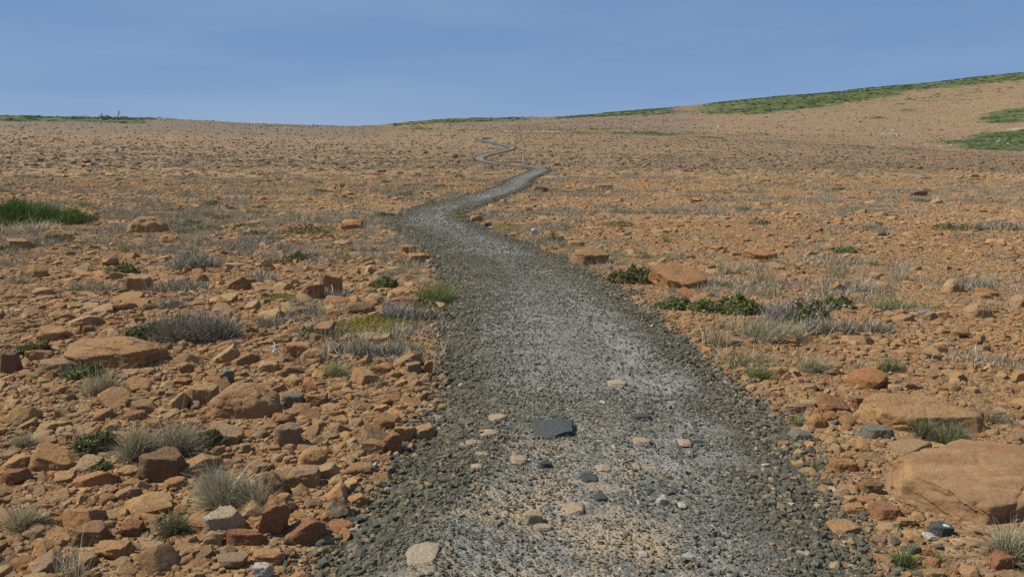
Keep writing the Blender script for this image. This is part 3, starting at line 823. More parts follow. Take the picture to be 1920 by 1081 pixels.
HR = [
 # box, material, label, reference phrase, options
 ((1648, 2060, 782, 985), M_SLAB, "huge red-topped slab of rock beside the path, largest boulder in view", "huge red-topped slab", dict(planes=SLABP, soft=70, rough=0.03, lean=0.20, hmin=0.105, bury=1.3, level=5, crack=3, name="boulder", cat="boulder")),
 ((1600, 1846, 722, 812), M_TANSLAB, "broad flat-topped tan boulder with dry grass growing at its front", "broad flat tan boulder", dict(planes=FLATP, soft=30, rough=0.045, lean=0.10, hmin=0.15, bury=0.8, level=5, name="boulder", cat="boulder", crack=1)),
 ((388, 528, 706, 784), M_TANSLAB, "smooth domed sandy boulder rising among cobbles", "domed sandy boulder", dict(planes=DOMEP, soft=12, rough=0.04, dr=0.6, level=5, bury=0.35, name="boulder", cat="boulder")),
 ((108, 300, 622, 692), M_TANSLAB, "wide low slanting tan slab behind the round-leaved green plant", "wide slanting tan slab", dict(planes=FLATP, lean=0.16, bury=0.8, soft=20, dr=0.65, hmin=0.18, level=5, crack=2, name="boulder", cat="boulder", tilt=(0.05, -0.08))),
 ((1068, 1144, 460, 497), M_OCHRE, "blocky orange boulder with rough shaded front right beside the path bend", "blocky orange boulder", dict(planes=BLOCKP, soft=26, lean=0.10, hmin=0.30, bury=0.4, rough=0.06, dr=0.7, crack=1, name="boulder", cat="boulder")),
 ((1216, 1324, 484, 540), M_OCHRE, "flat orange slab with a diagonal crack above the leafy green strip", "cracked flat orange slab", dict(planes=PRISMP, soft=75, rough=0.035, lean=0.34, hmin=0.16, crack=3, bury=0.8, name="boulder", cat="boulder", tilt=(0, 0.10))),
 ((594, 644, 506, 550), M_TANSLAB, "pale upright block leaning beside twigs left of the path", "pale upright block", dict(planes=BLOCKP, soft=22, dr=0.5, tilt=(0.0, 0.08))),
 ((566, 606, 528, 562), M_RED, "dark rusty rock pressed against the pale upright block", None, dict(soft=16)),
 ((238, 314, 404, 436), M_TANSLAB, "low split boulder just right of the big green bush", "split boulder by the bush", dict(planes=DOMEP, soft=30, hmin=0.22, bury=0.4, crack=3, dr=0.6, name="boulder", cat="boulder")),
 ((414, 468, 513, 544), M_OCHRE, "wedge-shaped rock with a sharp dark right end", "sharp-ended wedge rock", dict(planes=WEDGEP, soft=34, dr=0.6)),
 ((226, 288, 512, 546), M_OCHRE, "angular rock with a shaded brown front face", "rock with shaded front", dict(planes=BLOCKP, soft=26, dr=0.6)),
 ((374, 456, 946, 1004), M_CREAM, "pale cream oblong rock, the lightest one among the rubble", "pale cream rock", dict(planes=BLOCKP, soft=20, dr=0.6, tilt=(0.05, -0.15))),
 ((258, 352, 832, 904), M_BROWN, "big dark brown block below the dry grass clump", "dark brown block", dict(planes=BLOCKP, soft=20, dr=0.6, rough=0.06)),
 ((488, 542, 926, 1004), M_RED, "tall rusty brown rock standing on end", "tall rusty rock", dict(planes=TALLP, soft=24, dr=0.8, tilt=(0.1, 0.18))),
 ((528, 608, 958, 1020), M_RED, "large tilted rusty red rock at the gravel's left edge", "tilted rusty red rock", dict(planes=WEDGEP, soft=22, dr=0.7, tilt=(0, -0.05))),
 ((132, 206, 972, 1024), M_BROWN, "squat brown block with a black shaded right side", "squat brown block", dict(planes=BLOCKP, soft=26, dr=0.7)),
 ((172, 252, 1004, 1050), M_OCHRE, "rough lumpy ochre rock in front of the squat brown block", "rough lumpy rock", dict(soft=18, rough=0.09)),
 ((130, 222, 878, 912), M_OCHRE, "long low pointed rock with a dark undercut", "long pointed rock", dict(planes=WEDGEP, soft=24, dr=0.6)),
 ((56, 150, 834, 884), M_OCHRE, "ridged leaning slab in the jumble at far left", "ridged leaning slab", dict(planes=FLATP, soft=28, tilt=(0.1, 0.3), crack=1)),
 ((0, 66, 842, 884), M_OCHRE, "smooth sloping rock with black right end at far left", "black-ended sloping rock", dict(planes=WEDGEP, soft=18)),
 ((8, 58, 872, 910), M_RED, "reddish rounded rock under the black-ended sloping rock", None, dict(soft=14)),
 ((322, 412, 842, 898), M_OCHRE, "slanting ochre rock between the dark brown block and pale grass", "slanting ochre rock", dict(planes=WEDGEP, soft=20, tilt=(0, -0.1))),
 ((508, 568, 788, 838), M_OCHRE, "fluted rock with vertical grooves standing in fine rubble", "fluted grooved rock", dict(planes=BLOCKP, crack=4, soft=22, dr=0.6)),
 ((558, 616, 832, 874), M_OCHRE, "smooth egg-shaped ochre rock near the gravel edge", "egg-shaped rock", dict(planes=DOMEP, soft=10, rough=0.03)),
 ((544, 606, 866, 914), M_OCHRE, "fractured ochre rock propped below the egg-shaped rock", "fractured propped rock", dict(soft=26, rough=0.07, crack=1)),
 ((654, 680, 960, 976), M_DARK, "small blue-grey stone lying among orange rocks", None, dict(name="stone", cat="stone", level=3)),
 ((468, 540, 876, 936), M_BROWN, "weathered brown boulder half hidden in pale dry grass", None, dict(planes=DOMEP, soft=14, rough=0.06)),
 ((680, 728, 818, 850), M_OCHRE, "blunt orange rock, leftmost of three at the gravel edge", None, dict(soft=20)),
 ((722, 754, 804, 846), M_RED, "upright rusty rock, middle one of three at the gravel edge", "upright rusty edge rock", dict(planes=TALLP, soft=20)),
 ((740, 780, 790, 824), M_OCHRE, "orange rock touching dark gravel, rightmost of three at the edge", None, dict(soft=20)),
 ((650, 702, 860, 890), M_OCHRE, "low dark-edged rock below the trio at the gravel edge", None, dict(soft=20)),
 ((314, 356, 728, 768), M_OCHRE, "leaning rock with undercut, just left of the twin cobbles", None, dict(planes=WEDGEP, soft=20)),
 ((350, 412, 712, 760), M_OCHRE, "bulky yellow-ochre rock overhanging a dark hollow beside the dome", "overhanging yellow rock", dict(soft=20, planes=BLOCKP)),
 ((240, 278, 738, 764), M_BROWN, "angular brown rock above the dry grass clump", None, dict(soft=26)),
 ((234, 282, 762, 788), M_RED, "low reddish rock right above the dry grass clump", None, dict(soft=18)),
 ((526, 572, 730, 764), M_GREEN, "grey-brown rock sitting at the dome's right flank", None, dict(soft=18, planes=BLOCKP)),
 ((574, 614, 732, 762), M_OCHRE, "worn orange rock right of the grey-brown one", None, dict(soft=18)),
 ((430, 484, 654, 686), M_OCHRE, "broad ochre rock on the cobble bank above the dome", "broad rock above the dome", dict(soft=20, planes=WEDGEP)),
 ((486, 524, 672, 698), M_OCHRE, "plump yellow-ochre cobble right above the dome boulder", None, dict(soft=14)),
 ((562, 614, 648, 678), M_OCHRE, "hollowed orange rock at left of the green-grey grass tuft", None, dict(soft=20, planes=DOMEP)),
 ((338, 364, 676, 704), M_OCHRE, "round-shouldered upright cobble on the bank", None, dict(soft=16, planes=TALLP)),
 ((528, 570, 684, 700), M_OCHRE, "long narrow rock lying flat on the bank", None, dict(soft=20)),
 ((414, 440, 690, 722), M_GREEN, "grey lichened upright stone wedged behind the dome", None, dict(soft=14, planes=TALLP, name="stone", cat="stone")),
 ((474, 512, 1052, 1088), M_PALE, "whitish rounded stone at the bottom edge of the rubble", "whitish bottom stone", dict(soft=14, name="stone", cat="stone")),
 ((404, 466, 1030, 1066), M_OCHRE, "wide ochre rock left of the whitish stone", None, dict(soft=18)),
 ((470, 536, 1026, 1058), M_OCHRE, "tan-orange rock right behind the whitish stone", None, dict(soft=18)),
 ((384, 420, 990, 1024), M_OCHRE, "small steep rock in front of the pale cream rock", None, dict(soft=20)),
 ((420, 500, 990, 1022), M_RED, "flat reddish rock tucked below the pale cream rock", None, dict(soft=20, planes=FLATP)),
 ((228, 268, 970, 1006), M_RED, "reddish slanted rock right of the squat brown block", None, dict(soft=22)),
 ((262, 322, 1012, 1040), M_OCHRE, "low tan rock under the bare grass patch", None, dict(soft=18, planes=FLATP)),
 ((210, 262, 902, 938), M_OCHRE, "rounded slanting rock in fine rubble below the long pointed rock", None, dict(soft=18, planes=WEDGEP)),
 ((0, 40, 650, 700), M_BROWN, "dark shaded rock cut by the photo's left edge", None, dict(soft=22, planes=BLOCKP)),
 ((72, 142, 668, 700), M_OCHRE, "flat-faced rock left of the round-leaved green plant", None, dict(soft=20, planes=FLATP)),
 ((122, 186, 586, 614), M_OCHRE, "dark-sided slanting rock pointing right at mid left", None, dict(soft=26, planes=WEDGEP)),
 ((34, 86, 494, 522), M_OCHRE, "triangular tan rock beside grey shrubs at far left", "triangular tan rock", dict(soft=18, planes=DOMEP)),
 ((76, 138, 430, 450), M_TANSLAB, "low rounded rock below the big green bush", None, dict(soft=14, planes=DOMEP)),
 ((6, 62, 446, 466), M_OCHRE, "flat rock in front of dry grass at far left", None, dict(soft=20, planes=FLATP, lean=0.15)),
 ((640, 682, 410, 430), M_OCHRE, "orange rock near the path's left bend", None, dict(soft=20)),
 ((746, 782, 456, 478), M_OCHRE, "pale orange block close to the bend's left verge", "pale orange verge block", dict(soft=20, planes=BLOCKP)),
 ((764, 800, 472, 494), M_TANSLAB, "tan rock rising behind dry grass on the left verge", None, dict(soft=18)),
 ((748, 792, 552, 574), M_BROWN, "flat brown rock left of the bright green tuft", None, dict(soft=18, planes=FLATP)),
 ((644, 704, 562, 588), M_BROWN, "broad brown rock right above the yellow-green cushion", None, dict(soft=16, planes=DOMEP)),
 ((684, 720, 548, 566), M_OCHRE, "smooth light ochre rock beside dry tufts left of the path", None, dict(soft=14, planes=DOMEP)),
 ((700, 740, 622, 646), M_OCHRE, "orange rock under the yellow-green cushion", None, dict(soft=18)),
 ((734, 790, 654, 690), M_OCHRE, "pointed orange rock in the pile at the path's left edge", "pointed edge-pile rock", dict(soft=22, planes=WEDGEP)),
 ((760, 792, 674, 700), M_OCHRE, "flat orange rock in the pile at the path's left edge", None, dict(soft=22)),
 ((794, 812, 672, 700), M_OCHRE, "rounded orange cobble touching the path's left edge", None, dict(soft=18, planes=TALLP)),
 # right of the path
 ((1534, 1594, 736, 778), M_RED, "tilted rust-red rock in front of the broad flat boulder", "tilted rust-red rock", dict(planes=FLATP, soft=26, tilt=(0, 0.2), lean=0.3, hmin=0.25)),
 ((1590, 1642, 734, 766), M_OCHRE, "orange rock wedged at the broad flat boulder's left end", None, dict(soft=18)),
 ((1464, 1514, 754, 774), M_OCHRE, "flat light orange rock on the right gravel shoulder", "flat light orange rock", dict(planes=FLATP, soft=20)),
 ((1512, 1552, 772, 802), M_OCHRE, "rounded light orange rock on the right gravel shoulder", None, dict(soft=14, planes=DOMEP)),
 ((1478, 1524, 798, 822), M_GREEN, "smooth greenish grey boulder half sunk in the gravel", "greenish sunk boulder", dict(soft=12, planes=DOMEP)),
 ((1612, 1676, 792, 822), M_GREEN, "grey-brown low rock in front of the broad flat boulder", None, dict(soft=16, planes=FLATP)),
 ((1672, 1744, 812, 856), M_OCHRE, "triangular tan rock between the two great boulders", "triangular rock between boulders", dict(soft=18, planes=WEDGEP)),
 ((1552, 1610, 858, 884), M_OCHRE, "flat dusty orange rock at the gravel's right border", None, dict(soft=18, planes=FLATP)),
 ((1606, 1652, 892, 926), M_BROWN, "brown block half buried in right shoulder gravel", "half-buried brown block", dict(soft=20, planes=BLOCKP)),
 ((1580, 1622, 938, 960), M_OCHRE, "small bright orange rock among dark gravel on the right", "small bright orange rock", dict(soft=20)),
 ((1556, 1614, 960, 998), M_OCHRE, "long ochre rock lying on dark gravel on the right", "long ochre gravel rock", dict(soft=18, planes=WEDGEP, tilt=(0.1, 0.25))),
 ((1630, 1690, 936, 974), M_RED, "pinkish flat-faced rock on the right shoulder", "pinkish flat rock", dict(soft=20, planes=FLATP)),
 ((1680, 1714, 964, 988), M_OCHRE, "small oblong orange rock below the pinkish one", None, dict(soft=18)),
 ((1718, 1742, 930, 954), M_RED, "small reddish rock above the lichened stone", None, dict(soft=18)),
 ((1754, 1804, 932, 964), M_OCHRE, "rounded deep orange rock near the slab's front", "rounded deep orange rock", dict(soft=14, planes=DOMEP)),
 ((1736, 1762, 968, 990), M_OCHRE, "small square ochre rock left of the lichened stone", None, dict(soft=20, planes=BLOCKP)),
 ((1744, 1786, 974, 1006), M_DARK, "blue-grey stone with a pale green lichen spot", "lichened blue-grey stone", dict(soft=16, planes=BLOCKP, name="stone", cat="stone")),
 ((1730, 1756, 996, 1014), M_PALE, "small pale pinkish stone below the lichened stone", None, dict(soft=16, name="stone", cat="stone", level=3)),
 ((1856, 1900, 1028, 1068), M_RED, "steep orange-red rock beside dry grass in the right corner", "steep corner rock", dict(soft=16, planes=TALLP, tilt=(0, 0.3))),
 ((1728, 1774, 1064, 1086), M_OCHRE, "ochre rock at the bottom edge right of the green tuft", None, dict(soft=18, planes=FLATP)),
 ((1872, 1930, 1066, 1100), M_OCHRE, "broad ochre rock cut off in the bottom right corner", None, dict(soft=18, planes=FLATP)),
 ((1700, 1724, 1014, 1040), M_GREEN, "olive brown flat stone right of the lower green tuft", None, dict(soft=18, name="stone", cat="stone", level=3)),
 ((1810, 1860, 564, 596), M_OCHRE, "smooth reddish rock standing alone in the right mid field", "lone reddish rock", dict(soft=14, planes=DOMEP)),
 ((1894, 1940, 548, 576), M_OCHRE, "rounded orange rock cut by the photo's right edge", None, dict(soft=14, planes=DOMEP)),
 ((1770, 1806, 520, 548), M_OCHRE, "smooth round orange rock among flat slabs at right", None, dict(soft=14, planes=DOMEP)),
 ((1830, 1874, 536, 556), M_OCHRE, "wide low orange rock near the right edge", None, dict(soft=16, planes=FLATP, lean=0.2, hmin=0.2, bury=1.0)),
 ((1674, 1714, 584, 602), M_OCHRE, "orange wedge with dark underside below bleached roots", "wedge below bleached roots", dict(soft=22, planes=WEDGEP)),
 ((1896, 1930, 690, 720), M_OCHRE, "rounded orange rock half out of frame above the tan boulder", None, dict(soft=16)),
 ((1808, 1838, 764, 790), M_BROWN, "small brown rock at the tan boulder's right end", None, dict(soft=20, level=3)),
 ((1840, 1890, 762, 794), M_BROWN, "brown mottled rock right of the broad flat tan boulder", None, dict(soft=18)),
 ((1394, 1456, 462, 486), M_OCHRE, "low orange outcrop in the right mid field", "low orange outcrop", dict(soft=22, planes=PRISMP, lean=0.25, hmin=0.16, bury=1.0, crack=2)),
 ((1436, 1472, 488, 508), M_OCHRE, "flat orange rock beside the low outcrop", None, dict(soft=22, planes=FLATP, lean=0.2, hmin=0.2, bury=1.0)),
 ((1062, 1096, 450, 462), M_OCHRE, "small flat rock behind the blocky orange boulder", None, dict(soft=20, planes=FLATP, level=3)),
 ((882, 906, 402, 416), M_OCHRE, "orange rock inside the path's bend", "rock inside the bend", dict(soft=20, level=3)),
 ((908, 922, 416, 426), M_DARK, "small black stone at the verge inside the bend", None, dict(soft=20, level=3, name="stone", cat="stone")),
 ((994, 1008, 428, 440), M_WHITE, "small bright white stone right of the path", "bright white stone", dict(soft=18, level=3, planes=TALLP, name="stone", cat="stone")),
 ((1000, 1030, 349, 361), M_BROWN, "brown rock by the far bend, split by a dark gap", "far split rock", dict(soft=20, level=3)),
 ((846, 858, 289, 297), M_BROWN, "dark capped orange outcrop left of the far loop", None, dict(soft=20, level=3, name="boulder", cat="boulder")),
 ((1708, 1742, 357, 368), M_BROWN, "dark low rock far out on the right plain", "dark far rock", dict(soft=20, level=3)),
 ((1312, 1330, 307, 312), M_BROWN, "dark far rock casting a shadow beyond the path", None, dict(soft=20, level=3)),
 ((1110, 1150, 348, 356), M_OCHRE, "flat orange slab far right of the path bends", None, dict(soft=20, level=3, planes=FLATP)),
]
for i, (box, mat, label, ref, kw) in enumerate(HR):
    o = place_rock(100 + i * 7, box, mat, label, ref, **kw)
    if "lichen spot" in label:
        V, Fc = ico(3); V = V * (1 + 0.25 * noise3(V * 2.3, 4))[:, None]
        d = o.dimensions
        sc = np.array([o.data.vertices[0].co[0] * 0, 0, 0])
        bb = np.array([v.co[:] for v in o.data.vertices]); hx = bb.max(0)
        link("lichen", mesh_from("lichen", V * hx * np.array([0.30, 0.34, 0.14]), Fc, M_LICHEN, True), parent=o, loc=(hx[0] * 0.18, -hx[1] * 0.30, hx[2] * 0.80), rot=(0.25, 0, 0))

# stones bedded in the path
PS = [
 ((994, 1078, 790, 836), M_DARK, "big dark slate stone bedded in the middle of the path", "dark slate path stone", dict(planes=WEDGEP, soft=30, lean=0.12, hmin=0.09, bury=0.8, tilt=(0, -0.06), rough=0.07, level=4, crack=2, flush=False)),
 ((758, 824, 1034, 1080), M_CREAM, "flat pale tan angular stone at the bottom edge of the path", "flat pale tan stone", dict(planes=FLATP, soft=30, hmin=0.12, bury=0.4, tilt=(0.1, -0.1))),
 ((978, 1018, 970, 1000), M_CREAM, "chunky tan stone sitting on the path", "chunky tan path stone", dict(planes=BLOCKP, soft=18)),
 ((998, 1036, 998, 1013), M_CREAM, "flat ochre stone just below the chunky tan path stone", None, dict(planes=FLATP, soft=18, bury=0.5)),
 ((1048, 1096, 954, 984), M_CREAM, "wedge of light tan rock bedded in the path", "light tan path wedge", dict(planes=WEDGEP, soft=18, bury=0.5)),
 ((1138, 1176, 722, 736), M_CREAM, "light orange stone farther up the path", "upper light orange stone", dict(planes=FLATP, soft=18, bury=0.5)),
 ((914, 952, 784, 800), M_CREAM, "triangular light stone on the left half of the path", "triangular light path stone", dict(planes=WEDGEP, soft=18, bury=0.4)),
 ((898, 936, 814, 832), M_CREAM, "rounded cream stone below the triangular light one", None, dict(planes=DOMEP, soft=14, bury=0.4)),
 ((872, 906, 832, 846), M_CREAM, "flat cream stone at the path's left, lowest of three", None, dict(planes=FLATP, soft=16, bury=0.4)),
 ((812, 842, 764, 790), M_CREAM, "tan flake lying at the path's left gravel edge", "tan flake at the edge", dict(planes=FLATP, soft=22)),
 ((956, 990, 866, 884), M_CREAM, "low light tan stone left of the black cobble", None, dict(planes=FLATP, soft=18, bury=0.5)),
 ((882, 906, 882, 894), M_CREAM, "oval cream stone on the left path half", None, dict(planes=DOMEP, soft=14, bury=0.4)),
 ((890, 920, 860, 870), M_CREAM, "thin cream stone flush with the path", None, dict(planes=FLATP, soft=18, bury=0.6)),
 ((1010, 1036, 876, 892), M_DARK, "small black cobble on the path", "black path cobble", dict(planes=BLOCKP, soft=18)),
 ((1086, 1122, 898, 922), M_DARK, "dark flat stone flush with the path surface", "dark flush path stone", dict(planes=FLATP, soft=26, bury=0.5, hmin=0.16, rough=0.08)),
 ((1112, 1138, 938, 958), M_DARK, "blue-grey oval stone on the path", "blue-grey oval stone", dict(planes=BLOCKP, soft=16, hmin=0.25, flush=True)),
 ((1116, 1146, 884, 900), M_CREAM, "pale orange pebble above the dark flush stone", None, dict(planes=DOMEP, soft=16, bury=0.4)),
 ((1180, 1222, 786, 800), M_DARK, "long blue-grey stone across the path's crown", None, dict(planes=FLATP, soft=18, bury=0.6)),
 ((1186, 1220, 832, 848), M_CREAM, "light tan stone right of the dark slate stone", None, dict(planes=FLATP, soft=18, bury=0.5)),
 ((1270, 1296, 834, 850), M_CREAM, "orange-tan stone with a dark one beside it", "orange-tan right stone", dict(planes=DOMEP, soft=18, bury=0.4)),
 ((1296, 1324, 838, 846), M_DARK, "thin slate-blue sliver on the right half of the path", None, dict(planes=FLATP, soft=20, bury=0.4)),
 ((1230, 1250, 946, 962), M_PALE, "whitish split stone in the path's right half", "whitish split stone", dict(planes=BLOCKP, soft=18)),
 ((1270, 1286, 956, 968), M_PALE, "small white pebble right of the split stone", None, dict(planes=DOMEP, soft=14, level=3)),
 ((1426, 1452, 932, 946), M_CREAM, "brick-shaped tan stone on the right gravel", "brick-shaped tan stone", dict(planes=BLOCKP, soft=30)),
 ((1486, 1520, 1026, 1048), M_CREAM, "light tan stone at the lower right of the path", None, dict(planes=FLATP, soft=20, bury=0.4)),
 ((1472, 1492, 1046, 1058), M_DARK, "blue-grey stone beside the lower right tan one", None, dict(planes=DOMEP, soft=14, level=3)),
 ((1196, 1214, 1050, 1062), M_PALE, "white flake at the bottom of the path", "white bottom flake", dict(planes=FLATP, soft=20, level=3)),
 ((1278, 1300, 1056, 1068), M_PALE, "pale grey flake at the bottom right of the path", None, dict(planes=FLATP, soft=20, level=3)),
 ((1122, 1136, 760, 770), M_PALE, "small white pebble below the upper light orange stone", None, dict(planes=DOMEP, soft=16, level=3)),
 ((1432, 1462, 810, 826), M_GREEN, "pale greenish stone on the dark right gravel", None, dict(planes=DOMEP, soft=16)),
]
for i, (box, mat, label, ref, kw) in enumerate(PS):
    kw = dict(kw); kw.setdefault("level", 3); kw.setdefault("bury", 0.6)
    if kw.get("planes") is FLATP or kw.get("planes") is DOMEP or kw.get("planes") is WEDGEP: kw.setdefault("hmin", 0.16); kw.setdefault("flush", True)
    place_rock(900 + i * 5, box, mat, label, ref, name="stone", cat="stone", **{k: v for k, v in kw.items() if k not in ("name", "cat")})

# ------------------------------------------------------------------ named plants
def px_frame(x0, x1, y0, y1, hf):
    cx = (x0 + x1) / 2
    yb = y1 - (1 - hf) * (y1 - y0) * 0.5
    X, Y, Z = unproject(cx, yb)
    _, _, dep = project(X, Y, Z); dep = float(dep)
    al = math.atan2(CAMZ - Z, Y)
    W = (x1 - x0) * dep / F
    Hh = hf * (y1 - y0) * dep / F / math.cos(al)
    Dp = (1 - hf) * (y1 - y0) * dep / F / max(math.sin(al), 0.04)
    Dp = min(max(Dp, 0.35 * W), 1.2 * W)
    z = float(surf(np.array([X]), np.array([Y]))[0])
    return X, Y, z, W, Dp, Hh, dep

PLANTS = []
def place_plant(kind, box, label, ref=None, dens=1.0, hf=0.7, group=None, comb=None):
    X, Y, z, W, Dp, Hh, dep = px_frame(*box, hf)
    PLANTS.append((X, Y, W / 2, Dp / 2, Hh))
    wm = max(1.15, dep / 4.0)
    pix = (box[1] - box[0]) * (box[3] - box[2])
    nb = int(np.clip(pix * 0.20, 90, 2600) * dens)
    loc = (X, Y, z)
    if kind in ("dry", "mixg", "green"):
        m = {"dry": M_DRY, "mixg": M_MIXG, "green": M_GRN}[kind]
        nm = {"dry": "dry_grass_tuft", "mixg": "grass_tuft", "green": "green_grass_tuft"}[kind]
        o = link(nm, grass_mesh(nm, m, W, Dp, Hh, nb, wm, comb=comb), label, "grass tuft", group, loc=loc)
    elif kind in ("mat", "purp"):
        nm = "dwarf_shrub"
        o = link(nm, mat_mesh(nm, M_TWIG if kind == "mat" else M_PURP, W, Dp, Hh, int(nb * 1.3), wm), label, "shrub", group, loc=loc)
    elif kind in ("leafy", "olive", "pink"):
        nm = {"leafy": "leafy_plant", "olive": "low_shrub", "pink": "flowering_shrub"}[kind]
        o = link(nm, None, label, "plant" if kind == "leafy" else "shrub", group, loc=loc)
        link("stems", stem_mesh("stems", M_TWIG, W, Dp, Hh, max(20, nb // 8), wm), parent=o, kind="stuff")
        sz = np.clip(0.010 + 0.0022 * dep, 0.012, 0.03)
        link("leaves", leaf_mesh("leaves", M_LEAF if kind != "olive" else M_OLIVE, W, Dp, Hh, int(nb * (0.8 if kind == "pink" else 1.0)), sz), parent=o)
        if kind == "pink":
            link("blossom", leaf_mesh("blossom", M_PINK, W * 0.9, Dp * 0.9, Hh * 1.05, nb // 3, sz * 0.8), parent=o)
            st = stick_mesh("branch", M_DKSTICK, Hh * 1.5, 0.012, 0.3, 3, 4, 1.2)
            link("branch", st, parent=o, loc=(W * 0.1, -Dp * 0.3, 0))
    elif kind == "moss":
        nb = max(nb, 600)
        nm = "crowberry_cushion"
        o = link(nm, leaf_mesh(nm, M_MOSS, W, Dp, Hh, int(nb * 2.6), 0.011, 0.6, 5.0), label, "plant", group, loc=loc)
    if ref: REFS.append(((box[0] + box[1]) / 2, (box[2] + box[3]) / 2, ref))
    return o

